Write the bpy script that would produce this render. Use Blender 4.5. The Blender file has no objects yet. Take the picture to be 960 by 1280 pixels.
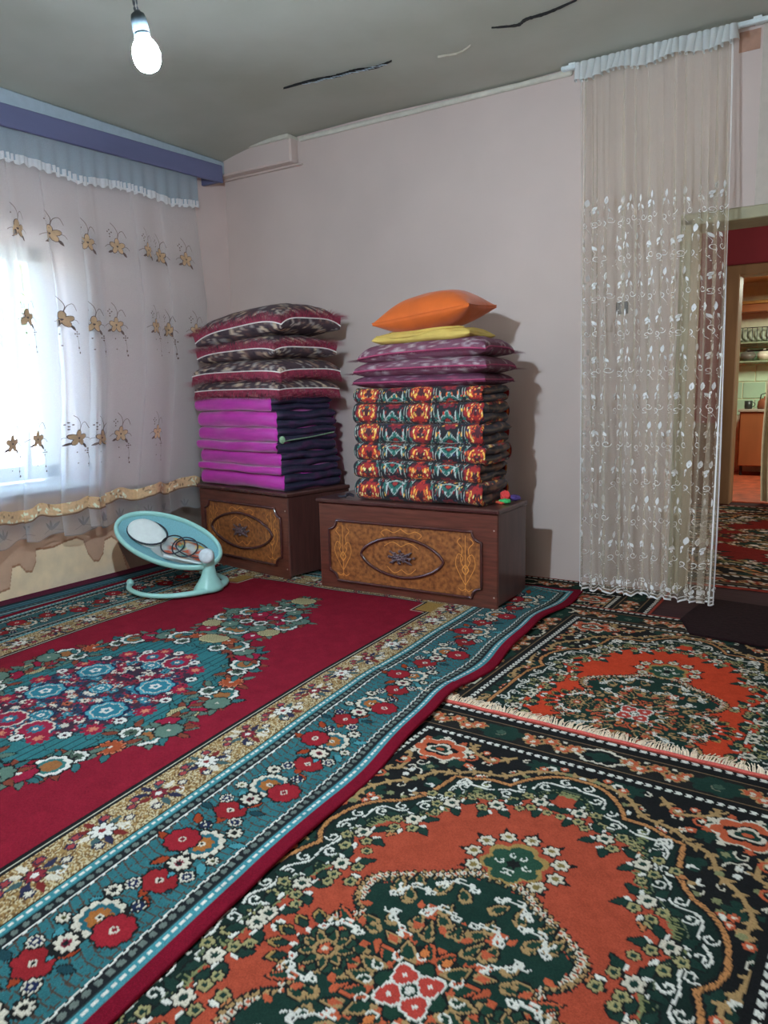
import bpy, math, random
import numpy as np
from mathutils import Matrix, Vector
random.seed(7); rng = np.random.default_rng(11)
scene = bpy.context.scene
COL = scene.collection
PI = math.pi

# ------------------------------------------------------------------ camera, world, sun, exposure
cam_d = bpy.data.cameras.new('camera'); cam = bpy.data.objects.new('camera', cam_d); COL.objects.link(cam)
_f = 952.81
_X = -np.array([-1520/_f, -118/_f, 1.0]); _X /= np.linalg.norm(_X)
_Y = np.array([610/_f, -164/_f, 1.0]); _Y /= np.linalg.norm(_Y)
_R = np.stack([_X, _Y, np.cross(_X, _Y)])
cam.matrix_world = Matrix(((_R[0,0], -_R[0,1], -_R[0,2], 0), (_R[1,0], -_R[1,1], -_R[1,2], 0),
                           (_R[2,0], -_R[2,1], -_R[2,2], 1.25), (0,0,0,1)))
cam_d.sensor_fit = 'HORIZONTAL'; cam_d.sensor_width = 36; cam_d.lens = 36*_f/960
cam_d.clip_start = 0.02
scene.camera = cam
scene.view_settings.view_transform = 'Standard'
scene.view_settings.look = 'None'
scene.view_settings.gamma = 1
scene.view_settings.use_curve_mapping = False
scene.view_settings.exposure = 0.5
scene.cycles.max_bounces = 8
scene.cycles.diffuse_bounces = 5
scene.cycles.transparent_max_bounces = 24
scene.cycles.caustics_reflective = False
scene.cycles.caustics_refractive = False
scene.cycles.sample_clamp_indirect = 4

world = bpy.data.worlds.new('sky'); scene.world = world; world.use_nodes = True
wn = world.node_tree.nodes; wl = world.node_tree.links
bg = wn['Background']
sky = wn.new('ShaderNodeTexSky'); sky.sky_type = 'NISHITA'; sky.sun_disc = False
sky.sun_elevation = math.radians(48); sky.sun_rotation = math.radians(90); sky.dust_density = 2.0
wl.new(sky.outputs[0], bg.inputs[0]); bg.inputs[1].default_value = 3.3
sun_d = bpy.data.lights.new('sun', 'SUN'); sun_d.energy = 7.0; sun_d.angle = math.radians(1)
sun_d.color = (1.0, .95, .86)
sun = bpy.data.objects.new('sun', sun_d); COL.objects.link(sun)
sun.location = (6, 0, 8); sun.rotation_euler = (0, math.radians(42), 0)      # comes from behind the house
# the window as a portal for the daylight
pd = bpy.data.lights.new('window_daylight', 'AREA'); pd.shape = 'RECTANGLE'; pd.size = 1.40; pd.size_y = 1.45
pd.cycles.is_portal = True
po = bpy.data.objects.new('window_daylight', pd); COL.objects.link(po)
po.location = (-4.80, 2.46, 1.46); po.rotation_euler = (0, math.radians(-90), 0)
def lamp(name, loc, energy, color, size, rot=(0,0,0), size_y=None):
    d = bpy.data.lights.new(name, 'AREA'); d.energy = energy; d.color = color; d.size = size
    if size_y: d.shape = 'RECTANGLE'; d.size_y = size_y
    o = bpy.data.objects.new(name, d); COL.objects.link(o); o.location = loc; o.rotation_euler = rot
    return o
BULB = 118.0
lamp('kitchen_fill', (-.6, 10.4, 2.45), 34, (.93, 1.0, .84), .9)  # added overhead panel, stands in for daylight from an unseen kitchen window
lamp('rear_fill', (-.6, -2.05, 1.25), 19, (1.0, .90, .80), 1.5, (math.radians(90), 0, 0), 1.3)  # added fill panel behind the camera; the rear wall has no window
lamp('hall_fill', (1.2, 7.0, 1.6), 34, (1.0, .88, .8), 1.2, (0, math.radians(90), 0))  # added fill panel inside the hall to brighten its walls

GAIN = 1.75                    # measured screen colour -> surface colour under this light
def lin(c):
    c = np.asarray(c, float)/255.0
    return np.where(c <= .04045, c/12.92, ((c+.055)/1.055)**2.4)
RUGG = 1.0
def C(r, g, b, gain=None):
    l = np.minimum(lin((r, g, b))*(GAIN if gain is None else gain), .9)
    return (float(l[0]), float(l[1]), float(l[2]), 1.0)

# ------------------------------------------------------------------ materials
MATS = {}
def mat(name, col=(.5,.5,.5,1), rough=.7, var=.12, vscale=20., bump=.0, bscale=80., metal=0., sheen=0.,
        attr=False, emit=0., coat=0., col2=None, stretch=(1,1,1), two=None, spec=None):
    if name in MATS: return MATS[name]
    m = bpy.data.materials.new(name); m.use_nodes = True; N = m.node_tree.nodes; L = m.node_tree.links
    b = N['Principled BSDF']; b.inputs['Roughness'].default_value = rough; b.inputs['Metallic'].default_value = metal
    if spec is not None: b.inputs['Specular IOR Level'].default_value = spec
    if sheen:
        b.inputs['Sheen Weight'].default_value = sheen; b.inputs['Sheen Roughness'].default_value = .4
    if coat: b.inputs['Coat Weight'].default_value = coat; b.inputs['Coat Roughness'].default_value = .15
    tc = N.new('ShaderNodeTexCoord'); mp = N.new('ShaderNodeMapping'); mp.inputs['Scale'].default_value = stretch
    L.new(tc.outputs['Object'], mp.inputs[0])
    nz = N.new('ShaderNodeTexNoise'); nz.inputs['Scale'].default_value = vscale; nz.inputs['Detail'].default_value = 5
    L.new(mp.outputs[0], nz.inputs[0])
    mx = N.new('ShaderNodeMix'); mx.data_type = 'RGBA'
    mr = N.new('ShaderNodeMapRange'); mr.inputs[1].default_value = .3; mr.inputs[2].default_value = .7
    L.new(nz.outputs[0], mr.inputs[0])
    if attr:
        a = N.new('ShaderNodeAttribute'); a.attribute_name = 'Col'
        mx.blend_type = 'MULTIPLY'; mx.inputs[0].default_value = 1
        mm = N.new('ShaderNodeMapRange'); mm.inputs[1].default_value = .3; mm.inputs[2].default_value = .7
        mm.inputs[3].default_value = 1-var; mm.inputs[4].default_value = 1+var
        L.new(nz.outputs[0], mm.inputs[0]); L.new(a.outputs['Color'], mx.inputs[6]); L.new(mm.outputs[0], mx.inputs[7])
    else:
        c2 = col2 or tuple(min(1, x*(1+var)) for x in col[:3])+(1,)
        c1 = col if col2 else tuple(x*(1-var) for x in col[:3])+(1,)
        mx.inputs[6].default_value = c1; mx.inputs[7].default_value = c2; L.new(mr.outputs[0], mx.inputs[0])
    L.new(mx.outputs[2], b.inputs['Base Color'])
    if bump:
        n2 = N.new('ShaderNodeTexNoise'); n2.inputs['Scale'].default_value = bscale; n2.inputs['Detail'].default_value = 3
        L.new(mp.outputs[0], n2.inputs[0])
        bp = N.new('ShaderNodeBump'); bp.inputs['Strength'].default_value = bump; bp.inputs['Distance'].default_value = .004
        L.new(n2.outputs[0], bp.inputs['Height']); L.new(bp.outputs[0], b.inputs['Normal'])
    if emit:
        b.inputs['Emission Color'].default_value = col; b.inputs['Emission Strength'].default_value = emit
    MATS[name] = m
    return m
def sheer(name, col, opacity, trans=.5, nscale=300., facing=.0):
    if name in MATS: return MATS[name]
    m = bpy.data.materials.new(name); m.use_nodes = True; N = m.node_tree.nodes; L = m.node_tree.links
    N.remove(N['Principled BSDF']); out = N['Material Output']
    d = N.new('ShaderNodeBsdfDiffuse'); t = N.new('ShaderNodeBsdfTranslucent'); tr = N.new('ShaderNodeBsdfTransparent')
    d.inputs[0].default_value = col; t.inputs[0].default_value = col
    a = N.new('ShaderNodeMixShader'); a.inputs[0].default_value = trans
    L.new(d.outputs[0], a.inputs[1]); L.new(t.outputs[0], a.inputs[2])
    mixo = N.new('ShaderNodeMixShader')
    tc = N.new('ShaderNodeTexCoord'); nz = N.new('ShaderNodeTexNoise'); nz.inputs['Scale'].default_value = nscale
    L.new(tc.outputs['Object'], nz.inputs[0])
    mr = N.new('ShaderNodeMapRange'); mr.inputs[1].default_value = .35; mr.inputs[2].default_value = .65
    mr.inputs[3].default_value = opacity*.75; mr.inputs[4].default_value = min(1, opacity*1.25)
    L.new(nz.outputs[0], mr.inputs[0])
    L.new(mr.outputs[0], mixo.inputs[0])
    L.new(tr.outputs[0], mixo.inputs[1]); L.new(a.outputs[0], mixo.inputs[2]); L.new(mixo.outputs[0], out.inputs[0])
    MATS[name] = m
    return m

# ------------------------------------------------------------------ object helpers
def link(name, me, m=None, parent=None, loc=None, rot=None, smooth=False):
    o = bpy.data.objects.new(name, me); COL.objects.link(o)
    if m is not None:
        for k in (m if isinstance(m, (list, tuple)) else [m]): me.materials.append(k)
    if parent is not None: o.parent = parent
    if loc is not None: o.location = loc
    if rot is not None: o.rotation_euler = rot
    if smooth: me.polygons.foreach_set('use_smooth', np.ones(len(me.polygons), bool))
    return o
def thing(name, label, cat, loc=(0,0,0), rot=(0,0,0), group=None):
    o = bpy.data.objects.new(name, None); COL.objects.link(o); o.location = loc; o.rotation_euler = rot
    o.empty_display_size = .1
    o['label'] = label; o['category'] = cat
    if group: o['group'] = group
    return o
def tag(o, label, cat, group=None):
    o['label'] = label; o['category'] = cat
    if group: o['group'] = group
    return o
def struct(o, label=None):
    o['kind'] = 'structure'
    if label: o['label'] = label
    return o
class MB:
    def __init__(s): s.v = []; s.f = []; s.mi = []; s.n = 0
    def add(s, V, F, mi=0):
        V = np.asarray(V, float).reshape(-1, 3)
        s.v.append(V)
        for f in F: s.f.append(tuple(int(i)+s.n for i in f)); s.mi.append(mi)
        s.n += len(V); return s
    def box(s, x0, x1, y0, y1, z0, z1, mi=0, bev=0):
        if bev:
            b = min(bev, (x1-x0)/2.01, (y1-y0)/2.01, (z1-z0)/2.01)
            V = []; idx = {}
            for i, x in enumerate((x0, x1)):
                for j, y in enumerate((y0, y1)):
                    for k, z in enumerate((z0, z1)):
                        sx, sy, sz = (b, -b)[i], (b, -b)[j], (b, -b)[k]
                        idx[i,j,k] = len(V); V += [(x, y+sy, z+sz), (x+sx, y, z+sz), (x+sx, y+sy, z)]
            F = []
            g = lambda i,j,k,a: idx[i,j,k]+a
            F += [(g(0,0,0,0), g(0,0,1,0), g(0,1,1,0), g(0,1,0,0)), (g(1,0,0,0), g(1,1,0,0), g(1,1,1,0), g(1,0,1,0)),
                  (g(0,0,0,1), g(1,0,0,1), g(1,0,1,1), g(0,0,1,1)), (g(0,1,0,1), g(0,1,1,1), g(1,1,1,1), g(1,1,0,1)),
                  (g(0,0,0,2), g(0,1,0,2), g(1,1,0,2), g(1,0,0,2)), (g(0,0,1,2), g(1,0,1,2), g(1,1,1,2), g(0,1,1,2))]
            for a in (0,1):
                for c in (0,1):
                    F.append((g(a,c,0,0), g(a,c,1,0), g(a,c,1,1), g(a,c,0,1)))
                    F.append((g(a,0,c,0), g(a,1,c,0), g(a,1,c,2), g(a,0,c,2)))
                    F.append((g(0,a,c,1), g(1,a,c,1), g(1,a,c,2), g(0,a,c,2)))
                    for d in (0,1): F.append((g(a,c,d,0), g(a,c,d,1), g(a,c,d,2)))
            return s.add(V, F, mi)
        V = [(x,y,z) for x in (x0,x1) for y in (y0,y1) for z in (z0,z1)]
        return s.add(V, [(0,1,3,2),(4,6,7,5),(0,4,5,1),(2,3,7,6),(0,2,6,4),(1,5,7,3)], mi)
    def tube(s, pts, r, n=8, closed=False, mi=0, flat=1.0, up=(0,0,1), caps=True):
        P = np.asarray(pts, float); k = len(P); R = np.broadcast_to(np.asarray(r, float), (k,))
        if closed: T = np.roll(P,-1,0)-np.roll(P,1,0)
        else: T = np.gradient(P, axis=0)
        T /= np.linalg.norm(T, axis=1)[:,None]+1e-12
        U = np.asarray(up, float); A = np.cross(T, U); ln = np.linalg.norm(A, axis=1)
        bad = ln < .05
        if bad.any(): A[bad] = np.cross(T[bad], np.array([.13,1,.07]))
        A /= np.linalg.norm(A, axis=1)[:,None]; B = np.cross(A, T)
        th = np.linspace(0, 2*PI, n, endpoint=False)
        V = P[:,None]+R[:,None,None]*(np.cos(th)[None,:,None]*A[:,None]+flat*np.sin(th)[None,:,None]*B[:,None])
        F = []
        for i in range(k if closed else k-1):
            i2 = (i+1) % k
            for j in range(n): F.append((i*n+j, i2*n+j, i2*n+(j+1)%n, i*n+(j+1)%n))
        if not closed and caps: F += [tuple(range(n)), tuple((k-1)*n+j for j in reversed(range(n)))]
        return s.add(V.reshape(-1,3), F, mi)
    def lathe(s, prof, c=(0,0,0), n=24, mi=0):
        V = []; F = []
        for r, z in prof:
            for j in range(n):
                a = 2*PI*j/n; V.append((c[0]+r*math.cos(a), c[1]+r*math.sin(a), c[2]+z))
        for i in range(len(prof)-1):
            for j in range(n): F.append((i*n+j, i*n+(j+1)%n, (i+1)*n+(j+1)%n, (i+1)*n+j))
        return s.add(V, F, mi)
    def ellipsoid(s, c, r, n=12, m=8, mi=0):
        th = np.linspace(0, PI, m+1); ph = np.linspace(0, 2*PI, n, endpoint=False)
        V = [(c[0]+r[0]*math.sin(t)*math.cos(p), c[1]+r[1]*math.sin(t)*math.sin(p), c[2]+r[2]*math.cos(t)) for t in th for p in ph]
        F = [(i*n+j, (i+1)*n+j, (i+1)*n+(j+1)%n, i*n+(j+1)%n) for i in range(m) for j in range(n)]
        return s.add(V, F, mi)
    def build(s, name, m, parent=None, loc=None, rot=None, smooth=False):
        me = bpy.data.meshes.new(name)
        me.from_pydata(np.concatenate(s.v).tolist(), [], s.f)
        o = link(name, me, m, parent, loc, rot, smooth)
        if max(s.mi) > 0: me.polygons.foreach_set('material_index', s.mi)
        me.update()
        return o
def grid_mesh(name, P, m, col=None, parent=None, smooth=True, closed_u=False, loc=None, rot=None, flip=False):
    """P: (ny,nx,3) points; col: (ny,nx,3) linear colours"""
    ny, nx = P.shape[:2]
    me = bpy.data.meshes.new(name)
    I = np.arange(ny*nx).reshape(ny, nx)
    if closed_u: I2 = np.concatenate([I, I[:, :1]], 1)
    else: I2 = I
    a, b, c, d = I2[:-1,:-1], I2[:-1,1:], I2[1:,1:], I2[1:,:-1]
    F = np.stack([a,b,c,d] if not flip else [a,d,c,b], -1).reshape(-1, 4)
    me.vertices.add(ny*nx); me.vertices.foreach_set('co', P.reshape(-1).astype(np.float32))
    me.loops.add(F.size); me.loops.foreach_set('vertex_index', F.reshape(-1).astype(np.int32))
    me.polygons.add(len(F)); me.polygons.foreach_set('loop_start', np.arange(0, F.size, 4, dtype=np.int32))
    me.update(calc_edges=True)
    if col is not None: vcol(me, col.reshape(-1, 3))
    return link(name, me, m, parent, loc, rot, smooth)
def vcol(me, c):
    at = me.color_attributes.new('Col', 'FLOAT_COLOR', 'POINT')
    cc = np.ones((len(c), 4), np.float32); cc[:, :3] = c
    at.data.foreach_set('color', cc.reshape(-1))
def smooth_noise(shape, cells, seed=0):
    r = np.random.default_rng(seed); g = r.standard_normal((cells[0]+2, cells[1]+2))
    y = np.linspace(0, cells[0], shape[0]); x = np.linspace(0, cells[1], shape[1])
    y0 = y.astype(int); x0 = x.astype(int); fy = y-y0; fx = x-x0
    fy = (fy*fy*(3-2*fy))[:,None]; fx = (fx*fx*(3-2*fx))[None]
    G = lambda a, b: g[np.ix_(y0+a, x0+b)]
    return (G(0,0)*(1-fy)*(1-fx)+G(0,1)*(1-fy)*fx+G(1,0)*fy*(1-fx)+G(1,1)*fy*fx)
def spline(pts, n=8, closed=False):
    P = np.asarray(pts, float); k = len(P); out = []
    for i in range(k if closed else k-1):
        if closed: p0, p1, p2, p3 = P[(i-1)%k], P[i], P[(i+1)%k], P[(i+2)%k]
        else: p0, p1, p2, p3 = P[max(i-1,0)], P[i], P[i+1], P[min(i+2,k-1)]
        for t in np.arange(n)/n:
            out.append(.5*((2*p1)+(-p0+p2)*t+(2*p0-5*p1+4*p2-p3)*t*t+(-p0+3*p1-3*p2+p3)*t**3))
    if not closed: out.append(P[-1])
    return np.array(out)

# ------------------------------------------------------------------ weaving: patterns painted in cloth coordinates
class Cv:
    def __init__(s, x0, y0, w, h, res, base, gain=None):
        s.x0, s.y0, s.res, s.gain = x0, y0, res, gain
        s.nx, s.ny = int(round(w/res)), int(round(h/res))
        s.a = np.zeros((s.ny, s.nx, 3), np.float32); s.a[:] = s.c(base)
    def c(s, col): return np.array(C(*col, gain=RUGG if s.gain is None else s.gain)[:3], np.float32)
    def grid(s):
        return np.meshgrid(s.x0+(np.arange(s.nx)+.5)*s.res, s.y0+(np.arange(s.ny)+.5)*s.res)
    def box(s, xa, xb, ya, yb):
        i0 = max(0, int((xa-s.x0)/s.res)-1); i1 = min(s.nx, int((xb-s.x0)/s.res)+2)
        j0 = max(0, int((ya-s.y0)/s.res)-1); j1 = min(s.ny, int((yb-s.y0)/s.res)+2)
        if i1 <= i0 or j1 <= j0: return None
        X, Y = np.meshgrid(s.x0+(np.arange(i0, i1)+.5)*s.res, s.y0+(np.arange(j0, j1)+.5)*s.res)
        return (slice(j0, j1), slice(i0, i1)), X, Y
    def mask(s, M, col): s.a[M] = s.c(col)
    def petal(s, cx, cy, r, n, col, depth=.25, rot=0., sx=1., sy=1., power=1.):
        q = s.box(cx-r*sx, cx+r*sx, cy-r*sy, cy+r*sy)
        if q is None: return
        sl, X, Y = q; X = (X-cx)/sx; Y = (Y-cy)/sy
        th = np.arctan2(Y, X)-rot; rr = r*(1-depth+depth*np.abs(np.cos(n*th/2))**power)
        M = np.hypot(X, Y) < rr; s.a[sl][M] = s.c(col)
    def ell(s, cx, cy, rx, ry, col, rot=0.):
        R = max(rx, ry); q = s.box(cx-R, cx+R, cy-R, cy+R)
        if q is None: return
        sl, X, Y = q; X = X-cx; Y = Y-cy; c, n = math.cos(rot), math.sin(rot)
        M = ((X*c+Y*n)/rx)**2+((-X*n+Y*c)/ry)**2 < 1; s.a[sl][M] = s.c(col)
    def leaf(s, x, y, ln, wd, ang, col, edge=None):
        if edge: s.leaf(x-.003*math.cos(ang), y-.003*math.sin(ang), ln+.008, wd+.008, ang, edge)
        q = s.box(x-ln, x+ln, y-ln, y+ln)
        if q is None: return
        sl, X, Y = q; X = X-x; Y = Y-y; c, n = math.cos(ang), math.sin(ang)
        a = (X*c+Y*n)/ln; b = (-X*n+Y*c)
        M = (a > 0) & (a < 1) & (np.abs(b) < wd*.5*np.sin(PI*np.clip(a,0,1)**.8)); s.a[sl][M] = s.c(col)
    def line(s, pts, w, col, closed=False):
        P = np.asarray(pts, float)
        if closed: P = np.vstack([P, P[:1]])
        cc = s.c(col)
        for (ax, ay), (bx, by) in zip(P[:-1], P[1:]):
            q = s.box(min(ax,bx)-w, max(ax,bx)+w, min(ay,by)-w, max(ay,by)+w)
            if q is None: continue
            sl, X, Y = q; dx, dy = bx-ax, by-ay; l2 = dx*dx+dy*dy+1e-12
            t = np.clip(((X-ax)*dx+(Y-ay)*dy)/l2, 0, 1)
            s.a[sl][np.hypot(X-ax-t*dx, Y-ay-t*dy) < w/2] = cc
    def spiral(s, x, y, r, a0, turns, w, col, sgn=1):
        t = np.linspace(0, 1, int(10*abs(turns))+6); rr = r*(1-.8*t); a = a0+sgn*2*PI*turns*t
        s.line(np.stack([x+rr*np.cos(a), y+rr*np.sin(a)], 1), w, col)
    def sample(s, X, Y):
        i = np.clip(((X-s.x0)/s.res).astype(int), 0, s.nx-1); j = np.clip(((Y-s.y0)/s.res).astype(int), 0, s.ny-1)
        return s.a[j, i]
def seg_dist(X, Y, P):
    D = np.full(X.shape, 9., np.float32); S = np.zeros(X.shape, np.float32); acc = 0
    for (ax, ay), (bx, by) in zip(P[:-1], P[1:]):
        dx, dy = bx-ax, by-ay; l = math.hypot(dx, dy)+1e-9
        t = np.clip(((X-ax)*dx+(Y-ay)*dy)/(l*l), 0, 1); d = np.hypot(X-ax-t*dx, Y-ay-t*dy)
        k = d < D; D[k] = d[k]; S[k] = acc+t[k]*l; acc += l
    return D, S
def inside(X, Y, P):
    M = np.zeros(X.shape, bool); n = len(P)
    for i in range(n):
        ax, ay = P[i]; bx, by = P[(i+1) % n]
        if abs(by-ay) < 1e-12: continue
        c = ((ay > Y) != (by > Y)) & (X < (bx-ax)*(Y-ay)/(by-ay)+ax); M ^= c
    return M

BLK = (27,27,27); DGR = (30,52,44); TAN = (158,126,84); CRM = (196,186,166); WHT = (206,202,190)
def orange_rug_canvas(field, accent, gain=None):
    HW, HL = .86, 1.35
    cv = Cv(0, 0, HW, HL, .0025, BLK, gain); X, Y = cv.grid()
    r = random.Random(3)
    # spandrel: black ground with green shapes, tan scrolls and small flowers
    for _ in range(60):
        cv.petal(r.uniform(.0,.62), r.uniform(.27,1.35), r.uniform(.02,.05), r.choice((3,5,6)), DGR, .5, r.uniform(0,6))
    for _ in range(75):
        x, y = r.uniform(0,.62), r.uniform(.27,1.35); a = r.uniform(0,6.28)
        k = r.random()
        if k < .3: cv.spiral(x, y, r.uniform(.015,.035), a, .8, .006, CRM, r.choice((-1,1)))
        elif k < .6: cv.petal(x, y, .014, 5, CRM, .5, a); cv.ell(x, y, .005, .005, accent)
        elif k < .8: cv.leaf(x, y, .05, .018, a, TAN)
        else: cv.petal(x, y, .012, 4, WHT, .5, a)
    def scroll(pts, w=.014):
        P = spline(pts, 8); cv.line(P, w+.008, BLK); cv.line(P, w, TAN)
        for i in range(3, len(P)-2, 5):
            d = P[i+1]-P[i]; a = math.atan2(d[1], d[0])
            cv.leaf(P[i][0], P[i][1], .028, .012, a+1.0, TAN); cv.leaf(P[i][0], P[i][1], .028, .012, a-1.0, TAN)
        cv.spiral(P[-1][0], P[-1][1], .022, 0, .9, .009, TAN)
    scroll([(.0,.31),(.08,.32),(.16,.36),(.22,.43),(.30,.45),(.36,.49)])
    scroll([(.36,.50),(.42,.52),(.46,.60),(.52,.66),(.56,.74),(.55,.80)])
    scroll([(.24,.30),(.30,.36),(.38,.33),(.40,.28)]); scroll([(.60,.58),(.54,.56),(.56,.46),(.60,.45)])
    scroll([(.59,.90),(.57,1.0),(.55,1.06),(.58,1.14),(.56,1.22)])
    for _ in range(90):
        x, y = r.uniform(0,.61), r.uniform(.28,1.35); a = r.uniform(0,6.28); k = r.random()
        if k < .4: cv.leaf(x, y, .03, .013, a, WHT); cv.leaf(x, y, .022, .010, a+1.2, WHT)
        elif k < .7: cv.petal(x, y, .016, 6, accent, .35, a); cv.petal(x, y, .007, 5, CRM, .3)
        else: cv.petal(x, y, .013, 6, (120,120,84), .3, a)
    # corner rosette
    for (x, y, q, sx, sy) in ((.49,.375,.072,1.25,.9),):
        cv.petal(x, y, q*1.22, 7, CRM, .22, .3, sx, sy); cv.petal(x, y, q*1.1, 7, accent, .22, .3, sx, sy)
        cv.petal(x, y, q*.72, 5, BLK, .3, .9, sx, sy); cv.petal(x, y, q*.6, 3, CRM, .4, .5, sx, sy)
        cv.petal(x, y, q*.42, 3, DGR, .4, .5, sx, sy); cv.ell(x, y, .015, .011, accent)
        for k in range(9):
            a = k*.7; cv.petal(x+.105*math.cos(a), y+.085*math.sin(a), .015, 5, CRM if k % 2 else accent, .45, a)
    for (x, y) in ((.37,.37),(.56,.50),(.30,.35),(.58,.62)):
        cv.spiral(x, y, .028, 1, 1.0, .008, accent); cv.petal(x, y, .010, 4, CRM, .4)
    # borders
    e = np.minimum(HW-X, Y); along = np.where(HW-X < Y, Y, X)
    cv.mask(e < .275, BLK)
    cv.mask((e > .082) & (e < .205), (34,32,30))
    cv.mask(e < .014, (150,62,50))
    def braid(e0, e1, pitch, col=WHT):
        mid = (e0+e1)/2; ph = (along+np.abs(e-mid)*.9) % pitch
        cv.mask((e > e0) & (e < e1) & (ph < pitch*.62) & (np.abs(e-mid) < (e1-e0)*.42), col)
    braid(.022, .040, .034)
    cv.mask((e > .076) & (e < .081), (120,96,70)); cv.mask((e > .205) & (e < .209), (120,96,70))
    braid(.234, .256, .030); cv.mask((e > .268) & (e < .271), TAN)
    def motif(cx, cy, kind, v):
        sx, sy = (1.5, .95) if not v else (.95, 1.5)
        if kind == 0:
            cv.petal(cx, cy, .062, 8, CRM, .2, .2, sx, sy); cv.petal(cx, cy, .05, 8, BLK, .2, .2, sx, sy); cv.petal(cx, cy, .036, 4, DGR, .35, 0, sx, sy)
        elif kind == 1:
            cv.petal(cx, cy, .062, 6, DGR, .25, .2, sx, sy); cv.spiral(cx, cy, .025, 1, 1, .004, (110,110,90)); cv.petal(cx, cy, .018, 5, (60,80,66), .3)
        else:
            for dx, dy in ((-.055,.012),(0,-.02),(.055,.012),(-.09,-.012),(.09,-.012)):
                if v: dx, dy = dy, dx
                cv.petal(cx+dx, cy+dy, .033, 6, TAN, .35, dx*20, 1.15, .9); cv.petal(cx+dx, cy+dy, .026, 6, accent, .35, dx*20, 1.15, .9)
                cv.petal(cx+dx, cy+dy, .011, 5, CRM, .4, dx*9)
            for k in range(6):
                a = k*1.05; rr = .075
                cv.petal(cx+rr*math.cos(a)*(1.2 if not v else .6), cy+rr*math.sin(a)*(.6 if not v else 1.2), .010, 4, CRM, .5, a)
    for k in range(0, 5): motif(k*.185, .143, (0,2,1,2,0)[k], False)
    for k in range(0, 7): motif(HW-.143, HL-k*.185, (0,2,1,2,0,2,1)[k], True)
    # the lobed medallion frame
    A = [(0,.335),(.05,.338),(.10,.365),(.15,.42),(.178,.475)]
    B = [(.178,.475),(.25,.478),(.30,.50),(.352,.515)]
    D = [(.352,.515),(.362,.60),(.385,.68),(.425,.735)]
    E2 = [(.425,.735),(.475,.77),(.515,.83),(.535,.91),(.53,.98),(.495,1.03)]
    G = [(.495,1.03),(.525,1.12),(.535,1.24),(.53,1.36)]
    P = np.vstack([spline(q, 6)[:-1] for q in (A,B,D,E2)]+[spline(G, 6)])
    PP = np.vstack([P, [(0,1.37)]]); Dm, S = seg_dist(X, Y, P); ins = inside(X, Y, PP); d = np.where(ins, Dm, -Dm)
    cv.mask(d > -.014, BLK)
    tan_w = (np.abs(d+.002) < .0065) & ((S+d*1.2) % .016 < .0125); cv.mask(np.abs(d+.002) < .0065, (120,84,50)); cv.mask(tan_w, (176,120,74))
    cv.mask((d > .012) & (d < .095), (26,40,35))
    cv.mask((d > .078) & (d < .082), (96,104,80))
    cv.mask(d > .092, field)
    seg0 = np.linalg.norm(np.diff(P, axis=0), axis=1); L0 = np.concatenate([[0], np.cumsum(seg0)]); s_ = 0
    while s_ < L0[-1]:
        i = min(len(P)-2, int(np.searchsorted(L0, s_, 'right'))-1); t = (P[i+1]-P[i])/(seg0[i]+1e-9); n_ = np.array([-t[1], t[0]]); b0 = P[i]+(P[i+1]-P[i])*((s_-L0[i])/(seg0[i]+1e-9))+n_*.084
        a_ = math.atan2(n_[1], n_[0])+.5
        cv.leaf(b0[0], b0[1], .040, .021, a_, (118,120,80)); cv.leaf(b0[0]-n_[0]*.004, b0[1]-n_[1]*.004, .034, .012, a_, (24,40,32)); s_ += .0185
    # running white scroll in the frame
    mid = []
    for i in range(len(P)-1):
        t = P[i+1]-P[i]; t = t/(np.linalg.norm(t)+1e-9); mid.append(P[i]+np.array([-t[1], t[0]])*.044)
    mid = np.array(mid); keep = [mid[0]]
    for q in mid[1:]:
        if np.linalg.norm(q-keep[-1]) > .012: keep.append(q)
    mid = np.array(keep); seg = np.linalg.norm(np.diff(mid, axis=0), axis=1); L = np.concatenate([[0], np.cumsum(seg)])
    at = lambda l: np.array([np.interp(l, L, mid[:,0]), np.interp(l, L, mid[:,1])])
    n = int(L[-1]/.064); line = []
    for k in range(n*8+1):
        l = L[-1]*k/(n*8); p = at(l); q = at(min(l+.01, L[-1])); p0 = at(max(l-.01, 0)); t = (q-p0)/(np.linalg.norm(q-p0)+1e-9); nn = np.array([-t[1], t[0]])
        line.append(p+nn*.017*math.sin(PI*k/8)*.8)
        if k % 8 == 4:
            sg = 1 if (k//8) % 2 == 0 else -1; c = p-nn*.011*sg
            cv.spiral(c[0], c[1], .021, math.atan2(t[1], t[0])+(-sg*PI/2), 1.0, .0065, WHT, sg)
    cv.line(line, .0075, WHT)
    # sprigs in the field round the frame
    def rose(x, y, s_, c1=CRM, c2=BLK, n=5, a=0.): cv.petal(x, y, s_*1.25, n, BLK, .3, a); cv.petal(x, y, s_, n, c1, .35, a); cv.petal(x, y, s_*.45, n, c2, .3, a)
    def sprig(x, y, a, k=1.):
        for j, (dr, da, kind) in enumerate(((.018,2.4,3),(.02,-2.4,3),(.03,-1.2,3),(.03,1.25,3),(.045,.1,2),(.038,.75,1),(.040,-.8,1),(.066,-.1,1),(0,0,0))):
            px, py = x+dr*k*math.cos(a+da), y+dr*k*math.sin(a+da)
            if kind == 0: rose(px, py, .021*k, CRM, DGR, 6, a)
            elif kind == 1: rose(px, py, .015*k, (150,140,96), DGR, 5, a)
            elif kind == 2: cv.leaf(px, py, .05*k, .022*k, a+da, (176,112,70), BLK); cv.leaf(px, py, .026*k, .012*k, a+da+.5, WHT, BLK)
            else: cv.leaf(px, py, .045*k, .022*k, a+da, DGR, BLK); cv.leaf(px, py, .022*k, .010*k, a+da+.9, WHT)
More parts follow.
